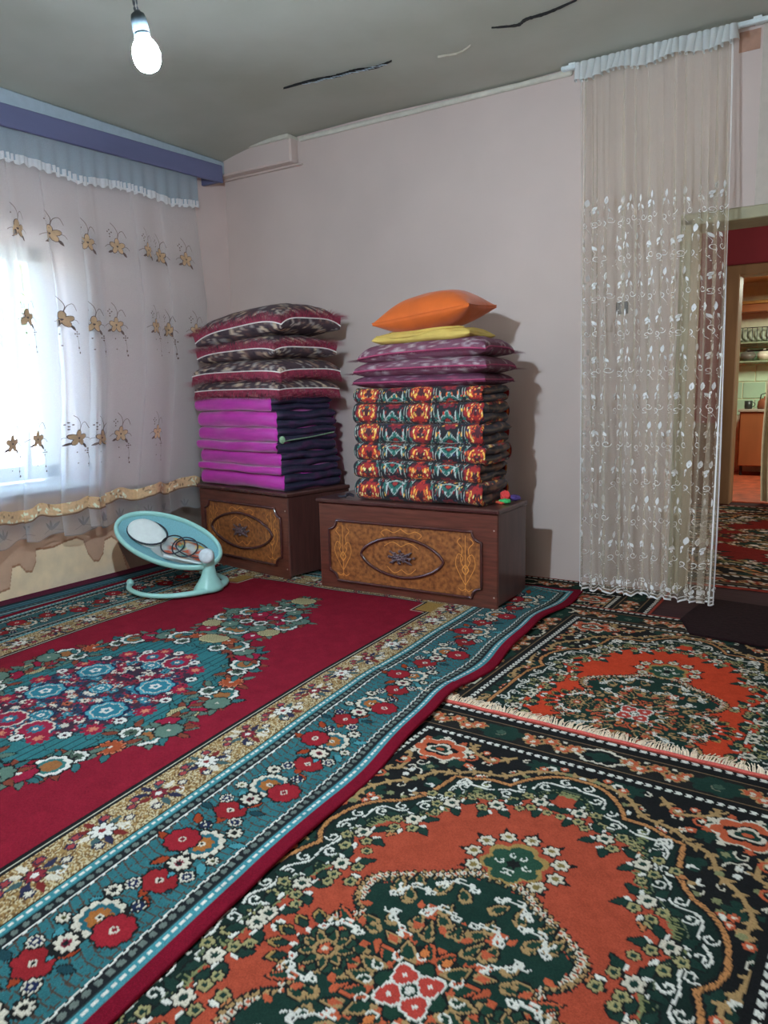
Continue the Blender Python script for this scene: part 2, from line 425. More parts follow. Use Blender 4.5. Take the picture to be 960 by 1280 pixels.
    for q in ((.06,.515,0.5),(.165,.60,.1),(.285,.66,-.1),(.335,.80,1.3),(.42,.93,1.6),(.385,1.08,2.6),(.42,1.20,1.2),(.415,1.33,1.5)):
        sprig(q[0], q[1], q[2], 1.22)
    for x, y in ((.02,.56),(.10,.58),(.23,.58),(.30,.73),(.36,.86),(.36,1.00),(.37,1.16),(.38,1.27)): rose(x, y, .016, (150,140,96), DGR, 6, x*9)
    # central medallion
    def spiky(cx, cy, rad, n, sx=1., sy=1.):
        for k in range(n):
            a = 2*PI*k/n; x, y = cx+rad*sx*math.cos(a), cy+rad*sy*math.sin(a)
            cv.leaf(x, y, .045, .030, a, (150,122,70), BLK); cv.leaf(x-.008*math.cos(a), y-.008*math.sin(a), .040, .018, a, DGR, BLK)
            cv.leaf(x-.030*math.cos(a), y-.03*math.sin(a), .022, .014, a, WHT)
    spiky(.235, 1.35, .085, 15)
    Bd = [(0,.94),(.07,.95),(.13,1.0),(.20,1.05),(.26,1.10),(.25,1.17),(.20,1.22),(.25,1.27),(.30,1.36)]
    for x, y in spline(Bd, 4)[1:-4]:
        a = math.atan2(y-1.3, x)-.1; cv.leaf(x, y, .042, .026, a, TAN, BLK); cv.leaf(x, y, .03, .018, a+.6, DGR, BLK); rose(x+.03*math.cos(a-.5), y+.03*math.sin(a-.5), .010, CRM, accent)
    M = inside(X, Y, np.array(Bd+[(.3,1.40),(0,1.40)])); cv.mask(M, (28,50,42))
    def acan(x, y, a, l, w, c=TAN):
        cv.leaf(x-.004*math.cos(a), y-.004*math.sin(a), l+.010, w+.012, a, BLK); cv.leaf(x, y, l, w, a, c); cv.leaf(x, y, l*.88, w*.72, a+.04, (30,56,44)); cv.leaf(x, y, l*.4, w*.45, a+.8, c); cv.leaf(x, y, l*.4, w*.45, a-.8, c)
    for _ in range(34):
        x, y = r.uniform(0,.26), r.uniform(.98,1.35)
        if y < .94+x*.6 or (x > .21 and 1.12 < y < 1.25): continue
        a = math.atan2(y-1.35, x)+r.uniform(-.7,.7); acan(x, y, a, r.uniform(.045,.075), r.uniform(.022,.034), TAN if r.random() < .75 else accent)
    for _ in range(26): cv.leaf(r.uniform(0,.24), r.uniform(1.06,1.35), .034, .018, r.uniform(0,6.3), accent)
    for x0, y0, x1, y1 in ((.03,.985,.12,1.02),(.12,1.05,.20,1.11),(.17,1.16,.10,1.22),(.19,1.26,.27,1.30),(.02,1.10,.10,1.13)):
        Q = spline([(x0,y0),((x0+x1)/2+.02,(y0+y1)/2-.018),(x1,y1)], 10)
        for i in range(0, len(Q), 4): cv.spiral(Q[i][0], Q[i][1], .018, i*.5, .6, .0055, WHT)
        cv.line(Q, .006, WHT)
    cv.petal(.225, 1.35, .080, 11, BLK, .3); cv.petal(.225, 1.35, .072, 11, (34,60,48), .3)
    for k in range(9): a = k*.7; acan(.225+.02*math.cos(a), 1.35+.02*math.sin(a), a, .045, .022)
    rose(.225, 1.35, .018, accent, CRM)
    cv.petal(0, 1.35, .135, 10, BLK, .25)
    for k in range(16):
        a = k*PI/8+.2; acan(.075*math.cos(a), 1.35+.075*math.sin(a), a, .075, .040, TAN if k % 2 else accent)
    cv.petal(0, 1.35, .092, 8, BLK, .25); cv.petal(0, 1.35, .085, 8, (30,56,44), .25)
    for k in range(4):
        a = k*PI/2+.78; x, y = .045*math.cos(a), 1.35+.045*math.sin(a)
        cv.petal(x, y, .036, 3, WHT, .25, a); cv.petal(x, y, .029, 3, (172,62,52), .25, a); cv.ell(x, y, .006, .006, WHT)
    for k in range(12):
        a = k*PI/6+.26; x, y = .098*math.cos(a), 1.35+.098*math.sin(a); cv.spiral(x, y, .018, a, .8, .006, WHT)
        if k % 3 == 0: cv.leaf(x, y, .03, .02, a, (190,110,60), BLK)
    cv.petal(0, 1.35, .014, 6, WHT, .4)
    # top flower: green heart, tan ring, cream blossoms
    for k in range(12):
        a = -PI*.5+k*2*PI/11; x, y = .118*math.cos(a), .825+.108*math.sin(a)
        if math.sin(a) > .86: continue
        cv.leaf(x, y, .045, .02, a, BLK); rose(x, y, .024, CRM, (120,104,60), 6, a)
    cv.petal(0, .835, .092, 7, (150,122,70), .2, .4); cv.petal(0, .84, .078, 7, (40,70,54), .22, .4)
    for k in range(5):
        a = k*1.26; cv.spiral(.035*math.cos(a), .84+.035*math.sin(a), .015, a, .8, .005, WHT)
    cv.petal(0, .84, .022, 6, BLK, .4)
    return cv

TEAL = (46,98,102); TEAL2 = (66,128,134); RED = (124,25,40); RED2 = (122,28,40); GOLD = (158,126,66); OR = (150,92,44)
def flower_group(cv, x, y, flip, sw):
    """big cream ring flower with a red rose beside it; sw swaps axes"""
    def T(dx, dy):
        if flip: dx = -dx
        return (x+dx, y+dy) if not sw else (x+dy, y+dx)
    for dx, dy, a in ((-.085,.03,2.7),(.09,-.03,.2),(.02,.10,1.4),(-.02,-.10,4.5),(.07,.07,.8),(-.07,-.07,3.9),(.03,-.09,5.2)):
        px, py = T(dx, dy); cv.leaf(px, py, .055, .026, a, (140,56,30) if dx > 0 else TEAL2, BLK)
    px, py = T(-.012, .0); cv.petal(px, py, .073, 13, BLK, .1); cv.petal(px, py, .067, 13, CRM, .16); cv.petal(px, py, .050, 9, (40,90,98), .15)
    cv.petal(px, py, .035, 8, OR, .25); cv.petal(px, py, .012, 6, CRM, .4); cv.petal(px, py, .006, 6, BLK, .4)
    px, py = T(.055, -.012); cv.petal(px, py, .060, 9, BLK, .12, .4); cv.petal(px, py, .054, 9, (138,32,40), .14, .4); cv.petal(px, py, .013, 4, CRM, .2); cv.petal(px, py, .007, 4, RED2, .2)
    for dx, dy, c1, c2, q in ((-.015,-.095,CRM,(120,30,50),.036),(.045,.075,(30,38,62),CRM,.022),(-.06,.085,CRM,BLK,.026),(-.092,-.045,CRM,(90,90,50),.020)):
        px, py = T(dx, dy); cv.petal(px, py, q*1.2, 8, BLK, .15); cv.petal(px, py, q, 8, c1 if c1 == CRM else CRM, .35, .2, 1, .85)
        cv.petal(px, py, q*.82 if c1 != CRM else q*.4, 8, c1 if c1 != CRM else c2, .3, .2); cv.petal(px, py, q*.25, 5, CRM if c1 != CRM else BLK, .3)
def mid_group(cv, x, y, flip, sw):
    def T(dx, dy):
        if flip: dx = -dx
        return (x+dx, y+dy) if not sw else (x+dy, y+dx)
    for dx, dy, a in ((-.06,.02,2.9),(.06,-.02,.2),(.0,.05,1.6)):
        px, py = T(dx, dy); cv.leaf(px, py, .05, .024, a, (30,60,66), BLK)
    px, py = T(0, 0); cv.petal(px, py, .056, 7, BLK, .14, .4, 1.1, .9); cv.petal(px, py, .051, 7, (134,34,38), .16, .4, 1.1, .9); cv.petal(px, py, .012, 4, CRM, .2); cv.petal(px, py, .006, 4, BLK, .2)
    for dx, dy in ((.055,.045),(-.055,-.042)):
        px, py = T(dx, dy); cv.petal(px, py, .027, 8, BLK, .1); cv.petal(px, py, .023, 8, CRM, .3); cv.petal(px, py, .017, 8, (30,38,66), .35); cv.petal(px, py, .006, 5, CRM, .3)
def teal_rug_canvas():
    HW, V0, V1 = 1.415, .1, 4.45
    cv = Cv(0, V0, HW, V1-V0, .0025, RED); X, Y = cv.grid()
    e = np.minimum(X, V1-Y); side = X < V1-Y; S = np.where(side, Y, X)
    notch = (X < .78) & (V1-Y < .78) & (e > .635)            # stepped field corner
    notch &= ~((X > .70) & (V1-Y > .70))
    # field tone
    cv.mask(e < .665, BLK)
    cv.mask((e > .645) & (e < .651), CRM)
    # gold band
    g = (e > .455) & (e < .632); cv.mask(g, (146,116,72))
    rr = np.random.default_rng(5).random((cv.ny//2+1, cv.nx//2+1)); sp = np.repeat(np.repeat(rr, 2, 0), 2, 1)[:cv.ny, :cv.nx]
    cv.mask(g & (sp > .66), (186,170,134)); cv.mask(g & (sp < .28), (104,76,44))
    cv.mask((e > .425) & (e < .455), TEAL2); cv.mask((e > .452) & (e < .456), BLK)
    cv.mask((np.abs(e-.436) < .0035) & (S % .026 < .017), WHT)
    cv.mask((e > .388) & (e < .424), (30,32,34)); cv.mask(((e-.406)/.009)**2+(((S % .032)-.016)/.011)**2 < 1, (98,106,98))
    cv.mask((e > .420) & (e < .424), TEAL)
    cv.mask(np.abs(e-.3845-.001*np.sin(S*160)) < .0028, WHT)
    t = (e > .122) & (e < .381); cv.mask(t, TEAL)
    cv.mask(np.abs(e-.119-.001*np.sin(S*160)) < .0028, WHT)
    lat = (np.abs(((S+.5*(np.sin((e-.12)*40))*.02) % .030)-.015) < .0022) | (np.abs(((e-.12+.004*np.sin(S*120)) % .034)-.017) < .0016)
    cv.mask(t & lat, (74,58,48))
    cv.mask((e > .086) & (e < .116), (30,32,34)); cv.mask(((e-.101)/.010)**2+(((S % .032)-.016)/.011)**2 < 1, (98,106,98))
    cv.mask((e > .080) & (e < .086), (40,60,60))
    cv.mask((e > .046) & (e < .080), TEAL2); cv.mask((np.abs(e-.063) < .0035) & (S % .026 < .017), WHT)
    cv.mask((e > .044) & (e < .047), BLK); cv.mask(e < .044, (112,16,34))
    # side flowers
    y = .33; k = 0
    while y < V1-.25:
        flower_group(cv, .25, y, k % 2 == 0, False)
        if y+.17 < V1-.25: mid_group(cv, .25+(.03 if k % 2 else -.02), y+.17, k % 2 == 0, False)
        y += .343; k += 1
    x = .55; k = 0
    while x < HW:
        flower_group(cv, x, V1-.25, k % 2 == 0, True); mid_group(cv, x+.17, V1-.25, k % 2 == 0, True); x += .343; k += 1
    # gold band blossoms
    def gold(x, y, k):
        for j in range(9):
            a = j*.7; cv.leaf(x+.03*math.cos(a), y+.03*math.sin(a), .056, .024, a, ((110,40,36),(44,44,64),(60,84,84),CRM)[(j+k) % 4], None)
        if k % 2 == 0: cv.petal(x, y, .046, 8, BLK, .3); cv.petal(x, y, .041, 8, WHT, .45); cv.petal(x, y, .012, 5, (120,40,40), .3)
        else: cv.petal(x, y, .036, 7, (40,30,40), .3); cv.petal(x, y, .030, 7, (122,40,48), .4); cv.petal(x, y, .012, 5, WHT, .4)
        for dx, dy in ((.05,.05),(-.05,-.055),(.045,-.06),(-.02,.085),(.02,-.095)):
            cv.petal(x+dx, y+dy, .020, 6, (36,40,60), .3); cv.petal(x+dx, y+dy, .014, 6, (150,60,60) if dx > 0 else CRM, .45); 
        cv.spiral(x-.045, y+.045, .020, 1, .8, .006, WHT)
    y = .36; k = 0
    while y < V1-.5: gold(.545, y, k); y += .225; k += 1
    x = .55; k = 0
    while x < HW+.1: gold(x, V1-.545, k); x += .225; k += 1
    # corner step of the field
    q = (X > .60) & (X < .74) & (V1-Y > .60) & (V1-Y < .80); cv.mask(q & (e > .63), (150,118,62)); 
    cv.mask(((np.abs(X-.74) < .006) & (V1-Y < .81) & (V1-Y > .63)) | ((np.abs(V1-Y-.81) < .006) & (X > .63) & (X < .745)), BLK)
    cv.mask(((np.abs(X-.752) < .004) & (V1-Y < .82) & (V1-Y > .66)) | ((np.abs(V1-Y-.822) < .004) & (X > .66) & (X < .755)), CRM)
    # ---- medallion, a = x-1.415 (<0 here, mirrored), b = y-1.97
    cx, cy = HW, 1.97
    a = X-cx; b = Y-cy; lo = ((np.abs(a)/.50)**1.7+(np.abs(b)/.70)**1.7) < 1
    cv.mask(((np.abs(a)/.515)**1.7+(np.abs(b)/.715)**1.7) < 1, BLK); cv.mask(lo, (48,104,106))
    cv.mask(lo & ((np.abs((a % .040)-.02) < .0022) | ((np.abs((b+.01*np.sin(a*90)) % .13-.06) < .0020))), (34,52,54))
    inn = ((np.abs(a)/.335)**2+(np.abs(b)/.47)**2) < 1
    cv.mask(((np.abs(a)/.345)**2+(np.abs(b)/.48)**2) < 1, (34,46,58)); cv.mask(inn, (58,44,54))
    r = random.Random(9)
    for _ in range(330):
        x = r.uniform(-.33, .0); yv = r.uniform(-.47, .47)
        if (x/.33)**2+(yv/.46)**2 > 1: continue
        c1 = r.choice(((134,34,56),(134,34,56),(40,60,80),CRM,(160,84,56),(52,116,128),(44,40,58),(120,40,50)))
        cv.petal(cx+x, cy+yv, r.uniform(.014,.03), r.choice((5,6,8)), c1, .45, r.uniform(0,6), 1, .9)
        cv.petal(cx+x, cy+yv, .007, 5, r.choice((CRM, BLK)), .3)
    for (x, yv, q) in ((-.20,.135,.085),(-.20,-.135,.085),(0,.0,.05),(-.0,.30,.05),(-.0,-.30,.05)):
        cv.petal(cx+x, cy+yv, q*1.12, 8, (30,40,66), .1); cv.petal(cx+x, cy+yv, q, 8, (70,140,150), .14); cv.petal(cx+x, cy+yv, q*.8, 8, CRM, .14); cv.petal(cx+x, cy+yv, q*.74, 8, (44,112,126), .14)
        cv.petal(cx+x, cy+yv, q*.34, 5, WHT, .3); cv.petal(cx+x, cy+yv, q*.14, 5, (44,112,126), .3)
    for (x, yv) in ((-.085,.385),(-.085,-.385)):
        cv.petal(cx+x, cy+yv, .085, 10, (30,70,90), .08); cv.petal(cx+x, cy+yv, .078, 10, CRM, .12); cv.petal(cx+x, cy+yv, .068, 10, (140,34,56), .12); cv.petal(cx+x, cy+yv, .035, 8, (44,100,116), .3); cv.petal(cx+x, cy+yv, .015, 5, CRM, .3)
    for k in range(14):
        t = PI/2+PI*k/13; x, yv = .345*math.cos(t), .48*math.sin(t)
        if k % 2 == 0: cv.petal(cx+x, cy+yv, .032, 7, BLK, .1); cv.petal(cx+x, cy+yv, .028, 7, WHT, .25); cv.petal(cx+x, cy+yv, .011, 5, (60,30,40), .3)
        else: cv.petal(cx+x, cy+yv, .05, 9, (140,30,52), .35, t); cv.petal(cx+x, cy+yv, .022, 6, (190,120,90), .5)
    def bloom(x, yv, kind, s_=1.17):
        X0, Y0 = cx+x, cy+yv; rr2 = random.Random(int((x+9)*1000+yv*77))
        for j in range(7):
            an = rr2.uniform(0, 6.3); cv.leaf(X0+.04*s_*math.cos(an), Y0+.04*s_*math.sin(an), .062*s_, .026*s_, an, ((84,104,90),(50,96,96),(120,60,44),(84,104,90))[j % 4], BLK)
        if kind == 0:
            cv.petal(X0, Y0, .070*s_, 9, BLK, .1); cv.petal(X0, Y0, .063*s_, 9, WHT, .16); cv.petal(X0, Y0, .046*s_, 9, (52,104,100), .12); cv.petal(X0, Y0, .033*s_, 11, (142,92,52), .12)
        elif kind == 1:
            cv.petal(X0, Y0, .060*s_, 8, BLK, .1); cv.petal(X0, Y0, .054*s_, 8, (138,28,52), .15); cv.petal(X0, Y0, .012, 5, WHT, .3)
        elif kind == 2:
            cv.petal(X0, Y0, .062*s_, 12, BLK, .06); cv.petal(X0, Y0, .057*s_, 12, (176,164,120), .06)
            q = cv.box(X0-.05, X0+.05, Y0-.05, Y0+.05)
            if q is not None:
                sl, XX, YY = q; M = (np.hypot(XX-X0, YY-Y0) < .05*s_) & (((np.floor(XX/.006)+np.floor(YY/.006)) % 2) == 0); cv.a[sl][M] = cv.c((120,110,80))
        elif kind == 3:
            cv.petal(X0, Y0, .054*s_, 12, BLK, .15); cv.petal(X0, Y0, .050*s_, 12, (190,110,80), .35); cv.petal(X0, Y0, .043*s_, 12, (150,70,40), .3); cv.petal(X0, Y0, .01, 5, CRM, .3)
        elif kind == 4:
            cv.petal(X0, Y0, .056*s_, 9, BLK, .1); cv.petal(X0, Y0, .050*s_, 9, (88,112,98), .15); cv.petal(X0, Y0, .008, 5, CRM, .3)
        else:
            cv.petal(X0, Y0, .046*s_, 8, BLK, .1); cv.petal(X0, Y0, .040*s_, 8, WHT, .22); cv.petal(X0, Y0, .026*s_, 8, (70,84,70), .2); cv.petal(X0, Y0, .01, 5, BLK, .3)
    ring = [(-.50,.00,2),(-.515,.10,1),(-.52,.215,0),(-.44,.22,5),(-.465,.34,3),(-.41,.45,5),(-.385,.535,0),(-.33,.62,1),(-.27,.66,4),(-.19,.69,0),(-.12,.63,5),(-.10,.74,3),(-.02,.74,2),(-.56,.14,4)]
    for x, yv, k in ring: bloom(x, yv, k); bloom(x-.0, -yv, k)
    for sg in (1, -1):
        for x, yv, k in ((-.09,.83,4),(-.16,.86,1),(-.03,.90,0),(-.20,.94,2),(-.10,.97,4),(-.22,1.06,0),(-.13,1.10,1),(-.05,1.05,5),(-.24,1.17,4),(-.15,1.20,0),(-.06,1.18,1),(-.10,1.30,4),(-.03,1.34,5),(-.06,1.44,4),(-.02,1.52,2)):
            bloom(x, sg*yv, k, 1.06)
    return cv
def speckle(c, seed, amp=.10):
    r = np.random.default_rng(seed); return c*(1+amp*(r.random(c.shape[:2])[..., None]-.5)*2)*(1+.05*np.clip(smooth_noise(c.shape[:2], (90, 70), seed+7), -2, 2)[..., None])
def axis(vals):
    """[(start, step), ..., end] -> samples with varying step"""
    out = []; 
    for (a, st), nxt in zip(vals[:-1], vals[1:]):
        b = nxt[0] if isinstance(nxt, tuple) else nxt
        out.append(np.linspace(a, b, max(2, int(round((b-a)/st))+1))[:-1])
    out.append([vals[-1]]); return np.concatenate(out)
rug_mat = mat('wool_pile', attr=True, rough=.95, var=.16, vscale=260, bump=.5, bscale=600, sheen=.0, spec=.06)
def rug_mesh(name, xs, ys, fn, colfn, zt, th, parent=None, seed=1, relief=.0012):
    """xs, ys rug coordinates; fn(X,Y)->(wx,wy,dz)"""
    X, Y = np.meshgrid(xs, ys); wx, wy, dz = fn(X, Y); c = speckle(colfn(X, Y), seed)
    lum = c.mean(-1); z = zt+dz+relief*np.clip(lum*4, 0, 1)+rng.random(X.shape)*.0007
    P = np.stack([wx, wy, z], -1)
    # skirt round the edge gives the rug its thickness
    P = np.concatenate([P[:, :1], P, P[:, -1:]], 1); P = np.concatenate([P[:1], P, P[-1:]], 0)
    c = np.concatenate([c[:, :1], c, c[:, -1:]], 1); c = np.concatenate([c[:1], c, c[-1:]], 0)
    for sl in ((slice(None), 0), (slice(None), -1), (0, slice(None)), (-1, slice(None))): P[sl][..., 2] -= th
    return grid_mesh(name, P, rug_mat, c, parent, smooth=True)
# ------------------------------------------------------------------ the room
XL, XR, YB, YF, ZC = -4.45, 1.9, 4.75, -2.2, 3.12
wall_m = mat('wall_plaster', C(159,144,137,1.75), rough=.9, var=.05, vscale=1.6, bump=.12, bscale=30)
ceil_m = mat('ceiling_paper', C(126,124,112), rough=.75, var=.09, vscale=1.1, bump=.15, bscale=6, col2=C(144,144,134))
dark_floor = mat('dark_painted_boards', C(42,22,24), rough=.8, var=.25, vscale=6, stretch=(1,8,1), spec=.15)
white_m = mat('white_paint', C(176,182,180), rough=.5, var=.04)
struct(MB().box(XL-.45, XR+.2, YF-.2, YB+.3, -.12, 0).build('floor', dark_floor))
# ceiling: a sagging papered sheet
def zc(x, y):
    x = np.asarray(x, float); y = np.asarray(y, float)
    s = np.clip((x-XL)/.8, 0, 1); q = np.clip((YB-y)/3, 0, 1.4)
    return 3.125-(1-s)**2*(.105+.02*q)+.006*np.sin(x*3.1+y)-.005*np.cos(y*4.3)
xs = np.linspace(XL-.02, XR+.02, 90); ys = np.linspace(YF-.02, YB+.02, 90); X, Y = np.meshgrid(xs, ys)
seam = np.exp(-((Y-(4.02+.03*np.sin(X*4)))/.018)**2)*.006*(X > -3.3)+np.exp(-((X+1.98+.03*np.sin(Y*5))/.012)**2)*.005
ceil = struct(grid_mesh('ceiling', np.stack([X, Y, zc(X, Y)-seam], -1), ceil_m))
crack_m = mat('crack_dark', C(24,22,22), rough=.95, var=.2); flake_m = mat('loose_plaster_edge', C(150,168,178), rough=.8, var=.1)
seam_m = mat('seam_paper', C(140,132,118), rough=.8, var=.1)
def crack(pts, w, seed):
    r = random.Random(seed); P = spline(pts, 10); mb = MB(); n = len(P); V = []
    for i, (x, y) in enumerate(P):
        t = i/(n-1); ww = w*(math.sin(PI*min(1, t*1.03))**.7)*(.5+r.random())+.001
        V += [(x, y-ww/2+r.uniform(-.004,.004), float(zc(x, y))-.011), (x, y+ww/2, float(zc(x, y))-.011), (x, y, float(zc(x, y))+.006)]
    F = [];
    for i in range(n-1): a = i*3; F += [(a, a+1, a+4, a+3), (a+1, a+2, a+5, a+4), (a+2, a, a+3, a+5)]
    mb.add(V, F); return mb
crack([(-3.21,3.99),(-3.0,4.0),(-2.85,4.03),(-2.7,4.03),(-2.58,4.06),(-2.45,4.04)], .026, 2).build('crack', crack_m, ceil)
crack([(-1.80,3.98),(-1.68,4.03),(-1.62,4.0),(-1.5,4.0),(-1.34,3.965)], .018, 4).build('crack', crack_m, ceil)
crack([(-2.2,4.13),(-2.08,4.15),(-1.98,4.1)], .007, 5).build('crack', seam_m, ceil)
fl = MB(); r = random.Random(4)
for i in range(26):
    x = -3.05+i*.022; y = 4.015+.04*(i/26)+r.uniform(-.008,.008); z = float(zc(x, y))-.014
    fl.add([(x-.02, y-.022, z), (x+.02, y-.026, z-.008), (x+.018, y-.006+r.random()*.010, z-.004), (x-.015, y-.006, z+.001)], [(0,1,2,3)])
fl.build('plaster_flake', flake_m, ceil)
# back wall with the doorway
DX0, DX1, DZ = -.93, .32, 2.17
wb = MB(); T = .25
wb.box(XL-.45, DX0, YB, YB+T, 0, 3.3); wb.box(DX1, XR+.2, YB, YB+T, 0, 3.3); wb.box(DX0, DX1, YB, YB+T, DZ, 3.3)
wall_back = struct(wb.build('wall_back', wall_m))
# left wall with the window opening
WY0, WY1, WZ0, WZ1 = 1.75, 3.22, .70, 2.22
wl_ = MB(); TL = .42
for (a, b, c, d) in ((YF-.2, WY0, 0, 3.3), (WY1, YB+.25, 0, 3.3), (WY0, WY1, 0, WZ0), (WY0, WY1, WZ1, 3.3)):
    wl_.box(XL-TL, XL, a, b, c, d)
wall_left = struct(wl_.build('wall_left', mat('left_wall_plaster', C(160,144,138,1.9), rough=.9, var=.05, vscale=2, bump=.1, bscale=30)))
struct(MB().box(XR, XR+.2, YF-.2, YB+.25, 0, 3.3).build('wall_right', wall_m))
struct(MB().box(XL-.45, XR+.2, YF-.25, YF, 0, 3.3).build('wall_front', wall_m))
struct(MB().box(XL-.6, XR+.4, YF-.4, 12.4, 3.32, 3.5).build('light_block_slab', wall_m))  # unseen slab over all the rooms, added to stop light leaking in
# painted mural band under the window: paint dripping over the pale base
ys = np.arange(1.2, 4.75, .005); zs = np.arange(.0, .62, .005); Yg, Zg = np.meshgrid(ys, zs)
knots = [(1.2,.30),(1.5,.32),(1.6,.12),(1.72,.11),(1.8,.30),(2.0,.33),(2.1,.15),(2.2,.14),(2.3,.29),(2.5,.27),(2.57,.08),(2.64,.09),(2.67,.22),(2.72,.225),(2.76,.17),(2.80,.165),(2.83,.22),(2.84,.30),(2.96,.292),(3.05,.315),(3.14,.325),(3.19,.30),(3.22,.20),(3.26,.140),(3.30,.135),(3.34,.18),(3.36,.27),(3.42,.285),(3.46,.25),(3.50,.15),(3.56,-.1),(5,-.1)]
edge = np.interp(Yg, [k[0] for k in knots], [k[1] for k in knots])
mc = np.zeros(Yg.shape+(3,)); pale = np.array(C(176,152,124,2.2)[:3]); 
n1 = smooth_noise(Yg.shape, (6, 26), 3)[..., None]
mc[:] = pale*(1+.05*n1); gr = np.clip(smooth_noise(Yg.shape, (3, 14), 8)-.4, 0, 1)[..., None]*.5; mc = mc*(1-gr)+np.array(C(150,146,132,2.2)[:3])*gr
up = Zg > edge; mc[up] = np.array(C(138,110,90,2.4)[:3]); 
ol = np.abs(Zg-edge) < .007; mc[ol & (Yg < 3.52)] = np.array(C(118,84,62,2.3)[:3])
br = up & (Yg > 3.47+.10*(Zg < .22)*(.22-Zg)/.22*1.0); mc[br] = (np.array(C(92,78,68,2.3)[:3])*(1+.12*n1))[br]
P = np.stack([np.full(Yg.shape, XL+.002)+.0015*up, Yg, Zg], -1)
mu = grid_mesh('painted_mural', P, mat('mural_paint', attr=True, rough=.85, var=.07, vscale=14), mc, flip=True); mu['kind'] = 'structure'
mu.parent = wall_left; mu['label'] = 'tan and pale paint dripping mural'
# window
fr = thing('window_1', '', ''); del fr['label']; del fr['category']; struct(fr)
wf = MB(); fx0, fx1 = -4.75, -4.68
for a, b, c, d in ((WY0, WY1, WZ0+.02, WZ0+.11), (WY0, WY1, WZ1-.09, WZ1), (WY0, WY0+.09, WZ0, WZ1), (WY1-.10, WY1, WZ0, WZ1)): wf.box(fx0, fx1, a, b, c, d, bev=.006)
wf.build('window_frame', white_m, fr)
sash = MB()
for a, b, c, d in ((2.96, 3.015, WZ0+.11, WZ1-.09), (2.38, 2.44, WZ0+.11, WZ1-.09)): sash.box(fx0+.01, fx1+.02, a, b, c, d, bev=.006)
sash.build('mullion', white_m, fr)
def glass_mat():
    m = bpy.data.materials.new('window_glass'); m.use_nodes = True; N = m.node_tree.nodes; L = m.node_tree.links
    N.remove(N['Principled BSDF']); t = N.new('ShaderNodeBsdfTransparent'); g = N.new('ShaderNodeBsdfGlossy'); g.inputs['Roughness'].default_value = .02
    x = N.new('ShaderNodeMixShader'); fz = N.new('ShaderNodeFresnel'); fz.inputs[0].default_value = 1.4
    L.new(fz.outputs[0], x.inputs[0]); L.new(t.outputs[0], x.inputs[1]); L.new(g.outputs[0], x.inputs[2]); L.new(x.outputs[0], N['Material Output'].inputs[0]); return m
gm = glass_mat()
for a, b in ((WY0+.09, 2.38), (2.44, 2.96), (3.015, WY1-.10)): MB().box(-4.72, -4.715, a, b, WZ0+.11, WZ1-.09).build('pane', gm, fr)
MB().box(-4.68, XL+.07, WY0-.02, WY1+.08, WZ0-.035, WZ0+.005, bev=.008).build('window_sill', white_m, fr)
# plaster ledge, pelmet board above the window, back wall cornice, boxed-in corner
struct(MB().box(XL, XL+.10, YF, YB-.1, 2.93, 3.03, bev=.01).build('trim_1', mat('ledge_paint', C(130,140,148), rough=.8, var=.06)))
# cornice rail on the back wall, in two lengths
cz = MB(); cz.box(-3.68, -1.62, YB-.030, YB, 3.078, 3.108, bev=.008)
struct(cz.build('trim_2', mat('cornice', C(160,156,144), rough=.7, var=.08)))
bx = MB(); bx.box(XL, -3.70, YB-.10, YB, 2.93, 3.10, bev=.012); bx.box(XL, -3.66, YB-.03, YB, 2.915, 2.93, bev=.004)
struct(bx.build('trim_3', wall_m))
cz = MB(); cz.box(XL, -3.70, YB-.125, YB, 3.085, 3.115, bev=.006); struct(cz.build('trim_4', MATS['cornice']))
# doorway lining
dm = mat('doorway_lining', C(122,116,92), rough=.6, var=.12, vscale=12)
dl = thing('door_1', '', ''); del dl['label']; del dl['category']; struct(dl)
MB().box(DX0-.045, DX0+.02, YB-.02, YB+T+.02, 0, DZ, bev=.005).build('door_jamb', dm, dl)
MB().box(DX1-.02, DX1+.045, YB-.02, YB+T+.02, 0, DZ, bev=.005).build('door_jamb', dm, dl)
MB().box(DX0-.045, DX1+.045, YB-.02, YB+T+.02, DZ-.035, DZ+.03, bev=.005).build('lintel', dm, dl)
pil = MB(); pil.box(-.60, -.30, YB-.012, YB, DZ+.03, 3.12, bev=.003); struct(pil.build('trim_5', mat('pale_strip', C(150,140,130), rough=.9, var=.05)))
MB().box(-.715, -.612, YB-.004, YB+.01, 2.99, 3.09).build('bare_plaster', mat('bare_plaster', C(136,104,88), rough=.95, var=.12), wall_back)
# ------------------------------------------------------------------ hall behind the doorway
red_m = mat('maroon_wall', C(104,32,40), rough=.8, var=.08, vscale=3); brn_m = mat('brown_dado', C(92,66,50), rough=.8, var=.1)
HY = 8.6; hx0, hx1 = -1.20, -.28
hw = MB()
hw.box(-3, hx0-.02, HY, HY+.2, 0, 3.3); hw.box(hx1+.02, 2.2, HY, HY+.2, 0, 3.3); hw.box(hx0-.02, hx1+.02, HY, HY+.2, 2.34, 3.3)
hall_wall = struct(hw.build('wall_hall_back', red_m))
struct(MB().box(-3, hx0-.12, HY-.012, HY, 0, .85).box(hx1+.12, 2.2, HY-.012, HY, 0, .85).build('baseboard_hall', brn_m))
struct(MB().box(-3.2, -3, YB+T, 12.2, 0, 3.3).build('wall_hall_left', red_m)); struct(MB().box(2.0, 2.2, YB+T, 12.2, 0, 3.3).build('wall_hall_right', mat('hall_side', C(130,100,90), rough=.9)))
struct(MB().box(-3.2, 2.2, YB+.25, 12.2, -.12, 0).build('floor_hall', dark_floor)); struct(MB().box(-3.2, 2.2, YB+.2, HY+.1, 3.2, 3.3).build('ceiling_hall', ceil_m))
